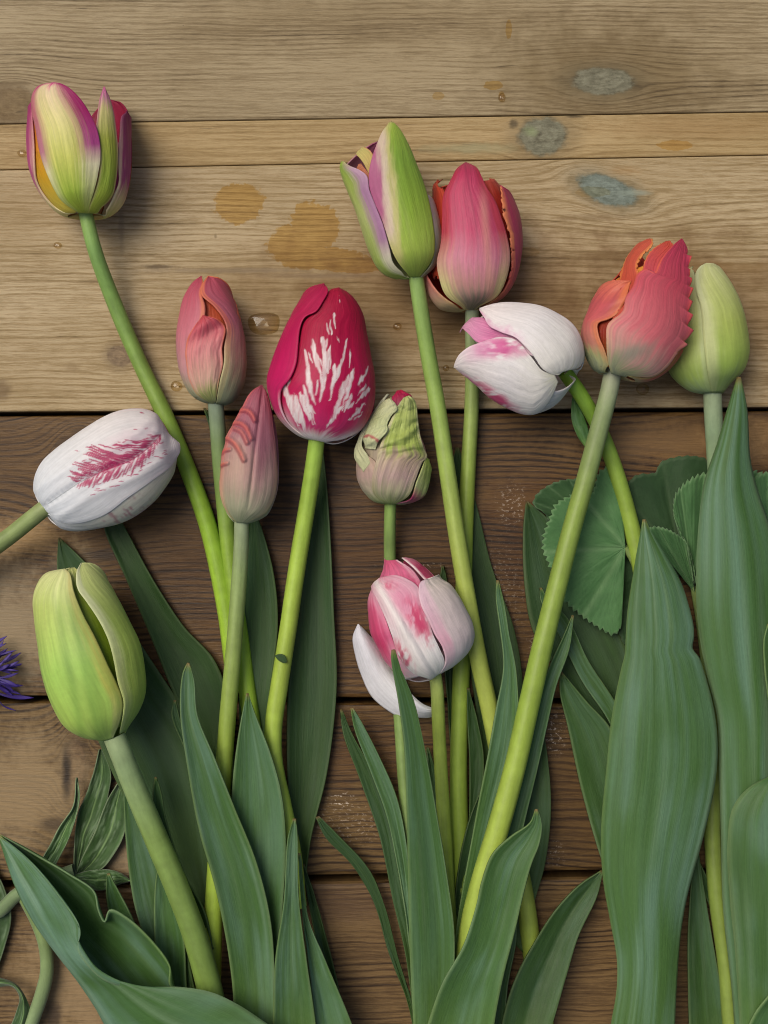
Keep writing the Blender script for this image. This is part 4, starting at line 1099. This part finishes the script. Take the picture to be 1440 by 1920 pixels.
leaf(t4, [(472, 950), (462, 1000), (452, 1100), (448, 1250), (450, 1400), (455, 1500)], [(474, 950), (492, 995), (514, 1080), (521, 1170), (508, 1290), (498, 1380), (500, 1500)], 30, 24, camber=-6, tone=0.62, seed=204, blue=0.2)
leaf(t3, [(600, 815), (575, 900), (560, 1050), (546, 1200), (538, 1350), (540, 1480), (548, 1580), (556, 1690)],
     [(602, 815), (610, 880), (619, 1000), (626, 1150), (631, 1290), (613, 1450), (582, 1578), (568, 1690)], 24, 22, camber=-10, tone=0.52, seed=205, blue=0.2)
leaf(t6, [(233, 1440), (232, 1490), (238, 1600), (255, 1710), (285, 1790), (330, 1880)], [(235, 1440), (262, 1500), (300, 1590), (330, 1680), (350, 1780), (370, 1880)], 50, 40, camber=-6, tone=.85, seed=206, blue=.6)
leaf(t6, [(300, 1600), (291, 1660), (289, 1740), (296, 1830), (310, 1940), (330, 2020)], [(304, 1600), (325, 1670), (345, 1760), (350, 1850), (360, 1940), (370, 2020)], 62, 58, tone=1.05, seed=207, blue=.5)
leaf(t6, [(291, 1457), (287, 1485), (291, 1530), (306, 1580), (330, 1650), (360, 1740)], [(293, 1457), (302, 1485), (312, 1540), (346, 1640), (384, 1710), (400, 1780)], 62, 80, tone=.85, seed=208, blue=.2)
leaf(t1, [(326, 1313), (322, 1340), (345, 1400), (372, 1450), (390, 1530), (400, 1650)], [(329, 1313), (342, 1360), (378, 1410), (404, 1440), (415, 1520), (420, 1650)], 44, 52, tone=0.65, seed=209, blue=0.3)
leaf(t4, [(352, 1243), (343, 1262), (338, 1330), (350, 1430), (374, 1560), (400, 1650), (420, 1740), (436, 1850), (440, 2000)],
     [(355, 1243), (364, 1275), (370, 1340), (402, 1420), (440, 1515), (482, 1620), (508, 1730), (516, 1850), (520, 2000)], 95, 118, camber=-10, tone=.95, seed=210, blue=.7)
leaf(t4, [(462, 1300), (453, 1345), (441, 1420), (434, 1500), (432, 1600), (440, 1720), (455, 1850), (470, 1980)],
     [(466, 1300), (477, 1335), (508, 1415), (528, 1490), (536, 1580), (530, 1700), (520, 1800), (512, 1980)], 72, 92, camber=-8, tone=1.0, seed=211, blue=.45)
leaf(t3, [(550, 1535), (540, 1570), (532, 1690), (516, 1800), (512, 1900), (510, 2010)], [(555, 1535), (558, 1570), (560, 1680), (575, 1800), (592, 1920), (600, 2010)], 104, 112, camber=-8, tone=.92, seed=212, blue=.5)
leaf(t3, [(560, 1600), (566, 1700), (576, 1790), (592, 1920), (600, 2010)], [(563, 1600), (578, 1720), (610, 1800), (660, 1920), (690, 2010)], 92, 80, camber=-8, tone=1.0, seed=213, blue=.5, fold=.3)
leaf(t2, [(566, 1620), (580, 1700), (600, 1800), (620, 1920), (630, 2000)], [(570, 1620), (590, 1680), (612, 1760), (634, 1850), (650, 1960)], 30, 26, tone=0.5, seed=214, blue=0.2)
leaf(t6, [(201, 1638), (199, 1670), (206, 1720), (230, 1800), (260, 1880)], [(205, 1638), (222, 1670), (244, 1712), (275, 1790), (300, 1880)], 46, 60, tone=1.1, seed=215, blue=.25, yellow=.4)
# the big channelled leaf in front, gnawed on its far edge
def big_leaf_cols(P, u, v):
    return leaf_cols(u, v, 1.1, 216, 1.0, .1)  # stronger blue and tone put the sky's light into the leaf colour
loft(t6, 'leaf',
     [[(470, 2000, 110), (405, 1930, 112), (345, 1880, 112), (318, 1846, 112), (318, 1812, 112), (290, 1770, 112), (240, 1722, 112), (206, 1706, 112), (196, 1729, 110), (184, 1706, 112), (176, 1672, 112), (130, 1640, 112), (60, 1600, 112), (-1, 1565, 116)],
      [(430, 2010, 70), (360, 1950, 60), (300, 1905, 56), (260, 1870, 56), (240, 1845, 56), (215, 1815, 56), (190, 1785, 58), (165, 1760, 60), (150, 1740, 62), (135, 1715, 66), (115, 1690, 72), (85, 1655, 80), (40, 1605, 96), (-1, 1566, 114)],
      [(330, 2060, 60), (280, 2010, 62), (230, 1960, 66), (200, 1920, 70), (180, 1885, 74), (160, 1855, 78), (135, 1820, 82), (115, 1795, 86), (92, 1765, 88), (70, 1735, 92), (46, 1695, 96), (28, 1657, 102), (10, 1605, 110), (-2, 1567, 116)],
      [(420, 2030, 120), (350, 1985, 124), (300, 1950, 128), (260, 1925, 130), (225, 1890, 132), (190, 1850, 134), (160, 1822, 134), (136, 1795, 134), (120, 1770, 132), (100, 1735, 130), (75, 1690, 128), (48, 1645, 126), (18, 1595, 122), (-2, 1567, 117)],
      [(600, 2010, 140), (540, 1950, 142), (490, 1912, 144), (440, 1880, 146), (395, 1860, 148), (340, 1851, 150), (250, 1851, 150), (200, 1840, 150), (166, 1812, 150), (146, 1778, 150), (151, 1745, 148), (110, 1680, 142), (60, 1620, 134), (-1, 1567, 118)]],
     nu=50, nv=150, colf=big_leaf_cols, seed=216, rip=3)
# middle bunch
leaf(t9, [(856, 838), (848, 875), (852, 1000), (866, 1150), (888, 1300), (910, 1450)], [(860, 838), (872, 880), (893, 945), (922, 1062), (964, 1180), (980, 1280), (978, 1400), (960, 1500)], 14, 10, camber=-4, tone=0.5, seed=221, blue=0.2)
leaf(t10, [(829, 1060), (824, 1100), (830, 1200), (840, 1330), (848, 1450)], [(832, 1060), (840, 1100), (850, 1200), (858, 1330), (862, 1450)], 10, 12, tone=0.5, seed=222, blue=0.1)
leaf(t10, [(876, 1290), (876, 1340), (880, 1420), (880, 1520), (872, 1640)], [(879, 1290), (895, 1350), (907, 1420), (903, 1500), (890, 1640)], 34, 34, tone=0.55, seed=223, blue=0.2)
leaf(t9, [(931, 1088), (930, 1120), (938, 1180), (944, 1250), (930, 1330), (914, 1420), (898, 1500), (878, 1610), (860, 1710), (850, 1800)],
     [(935, 1088), (945, 1130), (955, 1190), (967, 1250), (972, 1310), (974, 1370), (960, 1450), (930, 1560), (900, 1680), (880, 1800)], 74, 92, camber=-8, tone=1.0, seed=224, blue=.45)
leaf(t12, [(1073, 1153), (1055, 1195), (1030, 1250), (1005, 1330), (985, 1420), (960, 1520), (930, 1640), (900, 1740)], [(1076, 1155), (1068, 1215), (1042, 1290), (1026, 1360), (1006, 1450), (984, 1540), (960, 1650), (930, 1740)], 66, 72, camber=-8, tone=.95, seed=225, blue=.45)
leaf(t9, [(1010, 1340), (990, 1420), (975, 1520), (962, 1620), (955, 1760)], [(1014, 1340), (1028, 1430), (1033, 1520), (1022, 1620), (1000, 1700), (985, 1790)], 36, 32, camber=-5, tone=0.55, seed=226, blue=0.25)
leaf(t7, [(637, 1330), (645, 1380), (678, 1470), (712, 1570), (735, 1680), (760, 1790), (775, 1900)], [(641, 1330), (660, 1375), (700, 1450), (735, 1550), (756, 1660), (775, 1780), (790, 1900)], 34, 24, camber=-6, tone=0.6, seed=227, blue=0.2)
leaf(t8, [(658, 1327), (664, 1365), (694, 1445), (725, 1530), (742, 1610), (758, 1700), (770, 1800), (780, 1920)], [(662, 1327), (676, 1350), (712, 1420), (744, 1495), (762, 1580), (772, 1680), (780, 1800), (800, 1920)], 48, 40, camber=-9, tone=.98, seed=228, blue=.5, fold=.55)
leaf(t7, [(592, 1532), (610, 1570), (660, 1622), (700, 1690), (730, 1790), (764, 1880), (780, 1960)], [(598, 1530), (640, 1572), (692, 1630), (722, 1700), (748, 1800), (774, 1880), (800, 1960)], 20, 40, camber=-5, tone=0.55, seed=229, blue=0.25)
leaf(t8, [(735, 1218), (734, 1240), (746, 1310), (757, 1390), (762, 1500), (765, 1640), (768, 1780), (776, 1940), (780, 2020)],
     [(740, 1218), (750, 1250), (776, 1315), (800, 1420), (818, 1520), (838, 1640), (852, 1750), (850, 1850), (840, 1940), (835, 2020)], 96, 190, camber=-8, tone=.98, seed=230, blue=.35, hmid=120, fold=.68)
leaf(t12, [(1003, 1517), (994, 1542), (958, 1568), (924, 1600), (904, 1650), (893, 1700), (868, 1775), (830, 1842), (802, 1920), (780, 2010)],
     [(1008, 1517), (1016, 1545), (1012, 1580), (996, 1622), (980, 1682), (964, 1752), (946, 1822), (930, 1900), (915, 2010)], 118, 152, camber=-10, tone=1.02, seed=231, blue=.55, hmid=146)
leaf(t10, [(962, 1690), (940, 1760), (925, 1860), (915, 1960), (910, 2020)], [(966, 1690), (968, 1760), (952, 1850), (945, 1960), (940, 2020)], 60, 56, tone=.85, seed=232, blue=.6)
leaf(t9, [(1128, 1632), (1085, 1660), (1040, 1708), (1000, 1770), (968, 1830), (945, 1900), (930, 1990)], [(1131, 1634), (1120, 1680), (1085, 1755), (1062, 1830), (1036, 1920), (1010, 2000)], 82, 42, camber=-14, tone=0.7, seed=233, blue=0.3, fold=.45)
leaf(t8, [(905, 1474), (882, 1530), (864, 1600), (852, 1700), (850, 1820)], [(908, 1474), (901, 1560), (887, 1640), (870, 1740), (862, 1820)], 46, 46, tone=.5, seed=234, blue=.15)
leaf(t8, [(800, 1400), (806, 1500), (815, 1600), (830, 1700), (840, 1820)], [(803, 1400), (826, 1480), (846, 1600), (856, 1700), (860, 1820)], 18, 16, tone=.45, seed=235, blue=.15)
# right bunch
leaf(t11, [(986, 940), (981, 1000), (984, 1100), (1000, 1185), (1060, 1280), (1130, 1400), (1180, 1540)], [(990, 940), (1030, 975), (1085, 1050), (1135, 1130), (1172, 1210), (1200, 1300), (1230, 1540)], 20, 14, camber=-8, tone=0.55, seed=241, blue=0.3)
leaf(t11, [(1012, 1102), (1014, 1125), (1048, 1190), (1090, 1275), (1140, 1350), (1180, 1440)], [(1016, 1102), (1026, 1120), (1065, 1160), (1104, 1240), (1150, 1310), (1200, 1400)], 46, 34, camber=-6, tone=.85, seed=242, blue=.5)
leaf(t13, [(1050, 1260), (1050, 1300), (1064, 1360), (1090, 1480), (1124, 1600), (1160, 1700), (1200, 1800)], [(1054, 1260), (1100, 1315), (1145, 1366), (1180, 1460), (1210, 1580), (1240, 1800)], 56, 44, camber=-6, tone=0.75, seed=243, blue=0.4)
leaf(t13, [(1383, 707), (1368, 755), (1345, 832), (1321, 905), (1309, 1000), (1307, 1150), (1324, 1260), (1345, 1345), (1349, 1450), (1352, 1560), (1356, 1700), (1372, 1850), (1385, 2010)],
     [(1388, 707), (1400, 765), (1406, 860), (1420, 920), (1442, 985), (1460, 1060), (1468, 1200), (1466, 1400), (1464, 1600), (1460, 1800), (1455, 2010)], 84, 100, camber=16, tone=1.0, seed=244, blue=.75, yellow=.1)
leaf(t13, [(1302, 1560), (1296, 1650), (1290, 1750), (1290, 1850), (1295, 2010)], [(1305, 1560), (1316, 1640), (1334, 1750), (1348, 1830), (1362, 1920), (1372, 2010)], 58, 50, camber=-6, tone=0.7, seed=245, blue=0.3)
leaf(t13, [(1300, 1600), (1310, 1650), (1335, 1710), (1355, 1790), (1365, 1880)], [(1304, 1600), (1328, 1650), (1356, 1700), (1366, 1790), (1372, 1880)], 44, 40, tone=0.5, seed=246, blue=0.2)
leaf(t11, [(1206, 974), (1200, 1005), (1191, 1055), (1177, 1145), (1173, 1205), (1173, 1219), (1163, 1262), (1147, 1345), (1136, 1450), (1127, 1560), (1131, 1650), (1145, 1730), (1157, 1800), (1156, 1860), (1146, 1920), (1135, 2010)],
     [(1210, 974), (1222, 1000), (1242, 1032), (1276, 1092), (1297, 1160), (1301, 1190), (1297, 1214), (1306, 1224), (1320, 1262), (1338, 1330), (1345, 1400), (1340, 1470), (1318, 1570), (1288, 1680), (1276, 1750), (1268, 1850), (1265, 1920), (1262, 2010)],
     104, 112, camber=12, tone=1.0, seed=247, blue=.8, yellow=.1, nu=30, nv=140)
leaf(t13, [(1452, 1452), (1405, 1476), (1374, 1514), (1364, 1580), (1368, 1680), (1378, 1780), (1386, 1900), (1390, 2010)], [(1456, 1454), (1500, 1500), (1530, 1580), (1540, 1700), (1530, 1800), (1520, 1900), (1510, 2010)], 130, 138, camber=14, tone=1.0, seed=248, blue=.6)
leaf(t13, [(1480, 1820), (1440, 1868), (1412, 1905), (1395, 1950), (1390, 2020)], [(1484, 1822), (1500, 1880), (1505, 1920), (1500, 1960), (1490, 2020)], 160, 165, tone=1.15, seed=249, blue=.2, yellow=.3)
leaf(t13, [(1440, 1170), (1432, 1200), (1434, 1260), (1442, 1330), (1446, 1450)], [(1444, 1170), (1470, 1220), (1478, 1300), (1478, 1400), (1470, 1450)], 124, 128, tone=1.05, seed=250, blue=.2)
# small twisted bract on the sideways white tulip's stem
leaf(t11, [(1076, 738), (1071, 765), (1074, 795), (1086, 822), (1102, 842), (1112, 850)], [(1079, 738), (1086, 762), (1096, 785), (1104, 810), (1110, 832), (1114, 848)], 62, 70, camber=10, tone=1.25, seed=251, blue=.2, yellow=.8, name='bract')
# chip of leaf stuck on a stem
chip = thing('leaf_fragment', 'tiny torn scrap of dark green leaf lying on a pale green stem', 'leaf scrap', tuple(W(np.array([528, 1233, 66.0]))))
loft(chip, 'blade', [[(516, 1230, 68), (522, 1238, 68.5), (532, 1243, 68.5), (538, 1242, 68)], [(516, 1229, 68.5), (524, 1226, 69), (534, 1229, 69), (539, 1241, 68)]],
     nu=6, nv=12, colf=lambda P, u, v: leaf_cols(u, v, .55, 5, .1, 0), seed=5)

# ------------------------------------------------------------------ lady's mantle leaves
def round_leaf(label, centre, outline, h0, hr, tone, seed, petiole, teeth=9.0, tooth=5.0, lobes=7, group=None):
    """fan from the petiole joint to a saw-toothed outline; pleated along its veins"""
    root = thing('round_leaf', label, 'leaf', tuple(W(np.array([centre[0], centre[1], 0.0]))), group)
    n, nr = 220, 26
    o = smooth(outline, n)
    L = np.linalg.norm(np.diff(o, axis=0), axis=1).sum()
    ph = (np.linspace(0, 1, n) * L / teeth) % 1.0
    tri = np.where(ph < .7, ph / .7, (1 - ph) / .3)
    c = np.array(centre, float)
    d = o - c
    rad = np.linalg.norm(d, axis=1)
    o = o + d / rad[:, None] * ((tri - .5) * tooth)[:, None]
    r = np.linspace(0.0, 1, nr)[:, None]
    P2 = c[None, None] + (o - c)[None] * r[..., None]
    a = np.linspace(0, 1, n)[None] + 0 * r
    R = r + 0 * a
    pleat = np.cos(a * 2 * np.pi * lobes)
    vein = np.exp(-((np.abs(((a * lobes) % 1.0) - .5) * R * 9) / .35) ** 2)
    h = h0 + hr * R ** 1.5 + pleat * 3.2 * R + (fbm(a * 30, R * 5, seed) - .5) * 3
    P = np.concatenate([P2, h[..., None]], -1)
    col = mixc(np.broadcast_to(lin('5c8a54'), P.shape).copy(), lin('3f6b3c'), fbm(a * 14, R * 4, seed + 1))
    col = mixc(col, lin('84a876'), vein * .36)
    col = mixc(col, lin('86a878'), sstep(.97, 1, R) * .4)
    # fine net of side veins
    nv_ = np.abs(np.sin((R * 26 + np.abs(((a * lobes) % 1.0) - .5) * 16)))
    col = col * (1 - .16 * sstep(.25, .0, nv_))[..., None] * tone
    uv = np.stack([P2[..., 0] / 100, P2[..., 1] / 100], -1)
    grid_mesh('blade', W(P), 'round_leaf', root, col, uv, thick=.0004)
    if petiole:
        stem(root, [(centre[0], centre[1], h0 - 3)] + petiole, 6, 7, [(0, '8aa05c'), (1, '7f9850')], name='petiole', n=30, seg=10, seed=seed)
    return root

LM = "lady's mantle leaves"
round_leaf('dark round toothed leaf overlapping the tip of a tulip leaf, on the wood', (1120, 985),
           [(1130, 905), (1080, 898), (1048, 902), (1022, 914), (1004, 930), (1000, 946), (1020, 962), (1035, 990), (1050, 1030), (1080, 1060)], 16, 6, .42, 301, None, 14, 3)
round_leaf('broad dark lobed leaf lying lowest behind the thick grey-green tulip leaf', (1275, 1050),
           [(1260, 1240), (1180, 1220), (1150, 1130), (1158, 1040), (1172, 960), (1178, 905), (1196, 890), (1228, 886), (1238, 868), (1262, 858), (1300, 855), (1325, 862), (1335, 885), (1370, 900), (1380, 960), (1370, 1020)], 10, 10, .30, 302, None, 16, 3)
round_leaf('mid-green saw-toothed leaf partly covered by the tallest tulip leaf', (1300, 1100),
           [(1305, 1090), (1292, 1030), (1272, 990), (1263, 962), (1266, 930), (1285, 905), (1312, 890), (1340, 884), (1380, 886), (1420, 884), (1450, 900)], 30, 14, .75, 303, [(1310, 1160, 22), (1322, 1260, 20), (1335, 1400, 20)], 11, 8)
round_leaf('small folded toothed leaf with its stalk beside a tulip leaf tip', (1303, 1112),
           [(1212, 1000), (1222, 988), (1250, 992), (1266, 1000), (1285, 1014), (1292, 1040), (1300, 1090)], 30, 22, .7, 304, [(1312, 1140, 26), (1325, 1190, 22), (1338, 1300, 20)], 8, 4, lobes=3)
round_leaf('pale toothed leaf edge showing beyond the tallest tulip leaf', (1440, 1060),
           [(1400, 1000), (1404, 940), (1410, 900), (1428, 888), (1448, 884), (1475, 890), (1500, 920), (1510, 980)], 40, 10, .7, 305, None, 9, 4)
round_leaf('bright pleated fan-shaped leaf with pale veins under the thick bright stem', (1172, 1026),
           [(1168, 1000), (1162, 930), (1158, 888), (1142, 876), (1122, 886), (1112, 920), (1068, 930), (1040, 948), (1032, 968), (1020, 1000), (1018, 1030), (1030, 1060), (1040, 1090), (1060, 1128), (1082, 1148), (1100, 1162), (1128, 1180), (1150, 1190), (1164, 1176), (1160, 1130), (1156, 1080), (1160, 1045)],
           42, -6, .85, 306, [(1190, 1060, 32), (1205, 1160, 24), (1215, 1300, 20)], 12, 8, lobes=5)

# ------------------------------------------------------------------ purple cornflower with its hairy leaves
cf = thing('cornflower', 'violet cornflower with thin frayed florets and hairy grey-green leaves, by the lime-green tulip', 'cornflower', tuple(W(np.array([-60, 1262, 0.0]))))
rr = random.Random(11)
def floret(p0, p1, w, seed, bend=0, h0=26, h1=16):
    p0, p1 = np.array(p0, float), np.array(p1, float)
    d = p1 - p0; n_ = np.array([-d[1], d[0]]) / np.linalg.norm(d)
    m = (p0 + p1) / 2 + n_ * bend
    q = p0 + d * .78 + n_ * bend * .6
    L_ = [(*(p0 - n_ * 1.2), h0), (*(m - n_ * w * .6), (h0 + h1) / 2 + 4), (*(q - n_ * w), h1 + 3), (*p1, h1)]
    R_ = [(*(p0 + n_ * 1.2), h0), (*(m + n_ * w * .6), (h0 + h1) / 2 + 5), (*(q + n_ * w), h1 + 4), (*(p1 + n_ * .6), h1)]
    loft(cf, 'floret', [L_, R_], nu=5, nv=14, mat='floret', colf=lambda P, u, v: ramp([(0, '1c0f3e'), (.5, '30206a'), (1, '4a3890')], v) * (0.75 + .5 * fbm(u * 3 + seed, v * 3, seed))[..., None], thick=.0002, seed=seed)
cfp = np.array([-46, 1262.0])
for i in range(34):
    a = math.radians(rr.uniform(-52, 40)); l_ = rr.uniform(58, 96)
    floret(cfp + np.array([math.cos(a), math.sin(a)]) * 14, cfp + np.array([math.cos(a), math.sin(a)]) * l_ + np.array([0, rr.uniform(-4, 4)]), rr.uniform(1.6, 3.6), i, rr.uniform(-9, 9), rr.uniform(18, 44), rr.uniform(8, 46))
floret((-40, 1285), (64, 1308), 4.0, 90, 8, 20, 8)
floret((-40, 1290), (40, 1302), 3.0, 91, -6, 20, 10)
floret((-10, 1300), (30, 1332), 1.6, 92, 8, 12, 6)
for i in range(26):
    a = math.radians(rr.uniform(60, 300)); l_ = rr.uniform(50, 90)
    floret(cfp + np.array([math.cos(a), math.sin(a)]) * 10, cfp + np.array([math.cos(a), math.sin(a)]) * l_, rr.uniform(1.6, 3.2), 200 + i, rr.uniform(-9, 9), rr.uniform(18, 44), rr.uniform(8, 40))
stem(cf, [(-50, 1264, 22), (-80, 1320, 16), (-95, 1430, 12), (-85, 1560, 14), (-50, 1680, 18), (-10, 1712, 22), (34, 1676, 26), (90, 1650, 26), (140, 1632, 24)], 11, 13, [(0, '6c8050'), (1, '7c9468')], mat='hairy_leaf', seed=7)
stem(cf, [(40, 1672, 22), (66, 1720, 20), (84, 1770, 22), (88, 1820, 24), (78, 1865, 24), (58, 1920, 22), (30, 1990, 20)], 12, 14, [(0, '7c9454'), (1, '8aa074')], mat='hairy_leaf', seed=8)
def hairy(l, r, hb, ht, camber, tone, seed):
    def colf(P, u, v):
        c = mixc(np.broadcast_to(lin('476c34'), P.shape).copy(), lin('27401c'), fbm(u * 5 + seed, v * 6, seed))
        c = mixc(c, lin('8fa884'), .45 * sstep(.5, .8, fbm(u * 9, v * 9, seed + 2)))
        c = mixc(c, lin('8fb070'), .6 * np.exp(-(u / .05) ** 2))
        c = mixc(c, lin('8a9c78'), .6 * sstep(.93, .98, np.abs(u)))
        return c * tone
    L_, R_ = np.array(l[::-1], float), np.array(r[::-1], float)
    def wh_(p):
        d = np.linspace(0, 1, len(p)); return np.concatenate([p, (hb + (ht - hb) * d)[:, None]], 1)
    ls, rs_ = smooth(wh_(L_), 50), smooth(wh_(R_), 50)
    m = (ls + rs_) / 2; m[:, 2] += camber
    loft(cf, 'leaf', [ls, m, rs_], nu=21, nv=70, mat='hairy_leaf', colf=colf, seed=seed, rip=9, thick=.0004)
hairy([(143, 1458), (137, 1512), (113, 1548), (94, 1584), (78, 1612), (60, 1650)], [(145, 1458), (149, 1498), (136, 1554), (124, 1584), (107, 1616), (84, 1660)], 40, 30, -8, 1.15, 401)
hairy([(186, 1405), (174, 1453), (158, 1497), (148, 1520), (142, 1552), (139, 1596), (138, 1640)], [(192, 1405), (208, 1450), (203, 1492), (194, 1537), (174, 1566), (158, 1612), (146, 1642)], 16, 18, -7, .8, 402)
hairy([(230, 1455), (203, 1497), (176, 1564), (154, 1608), (142, 1640)], [(234, 1455), (236, 1500), (234, 1560), (214, 1602), (190, 1630), (150, 1645)], 20, 22, -8, .9, 403)
hairy([(246, 1651), (228, 1638), (206, 1631), (172, 1632), (140, 1640)], [(246, 1652), (224, 1658), (200, 1668), (176, 1668), (142, 1652)], 24, 18, 8, 1.2, 404)
hairy([(-30, 1600), (-46, 1680), (-50, 1760), (-30, 1830)], [(-28, 1600), (8, 1665), (21, 1720), (9, 1775), (-10, 1830)], 14, 16, -6, .75, 405)
hairy([(-60, 1830), (-10, 1832), (30, 1846), (52, 1880), (58, 1905), (46, 1950), (20, 2000)], [(-60, 1850), (-10, 1850), (24, 1850), (37, 1870), (30, 1900), (16, 1935), (0, 1990)], 20, 34, 10, .9, 406)

# ------------------------------------------------------------------ water drops on the table
def drop(label, cx, cy, rx, ry, h, seed, group=None, sq=2.0, z0=0.0):
    n, nr = 48, 14
    th = np.linspace(0, 2 * np.pi, n, endpoint=False)
    rr_ = np.linspace(1, 0.0, nr)
    ct, st_ = np.cos(th), np.sin(th)
    k = 1 / (np.abs(ct) ** sq + np.abs(st_) ** sq) ** (1 / sq)
    k = k * (1 + (noise(th * 1.2, th * 0 + seed, seed) - .5) * .12 * (1 - np.exp(-10 * (1 - np.abs(th - np.pi) / np.pi))))
    X = cx + rr_[:, None] * rx * (k * ct)[None]
    Y = cy + rr_[:, None] * ry * (k * st_)[None]
    H = h * (1 - rr_ ** 2.6)[:, None] ** .55 + 0 * X + 0.3 + z0
    V = np.concatenate([X[..., None], Y[..., None], H[..., None]], -1)
    V = np.concatenate([np.stack([X[:1] * 0 + cx, Y[:1] * 0 + cy, X[:1] * 0 + .3 + z0], -1), V], 0)
    o = grid_mesh('water_drop', W(V), 'water', None, closed_u=True)
    o['label'] = label; o['category'] = 'water drop'
    if group: o['group'] = group
drop('large flat water drop on the plank beside the salmon bud', 495, 607, 29, 20, 6, 1, sq=3.2)
drop('round water drop below the coral parrot tulip, on the plank', 1205, 730, 12, 11, 7, 2)
drop('water drop at the foot of the salmon bud, by its lower left edge', 331, 724, 11, 10, 6, 3)
drop('water drop at the end of a drip stain, above the narrow plank', 941, 183, 7, 9, 5, 4)
drop('water drop on the narrow plank beside the magenta-edged tulip', 41, 287, 9, 7, 5, 5)
drop('tiny water drop between the tall green tulip stem and the crimson tulip', 745, 612, 8, 7, 5, 6)
drop('tiny water drop between two stems under the pink-brushed white tulip', 836, 690, 6, 6, 4, 7)
drop('tiny water drop beside the stem of the magenta-edged tulip', 108, 460, 8, 6, 4, 8)
drop('bead of water on the petal of the salmon bud', 375, 694, 5, 5, 6, 9, z0=113)
drop('bead of water near the base of the dusky-pink bud with crests', 432, 941, 5, 5, 6, 10, z0=121)
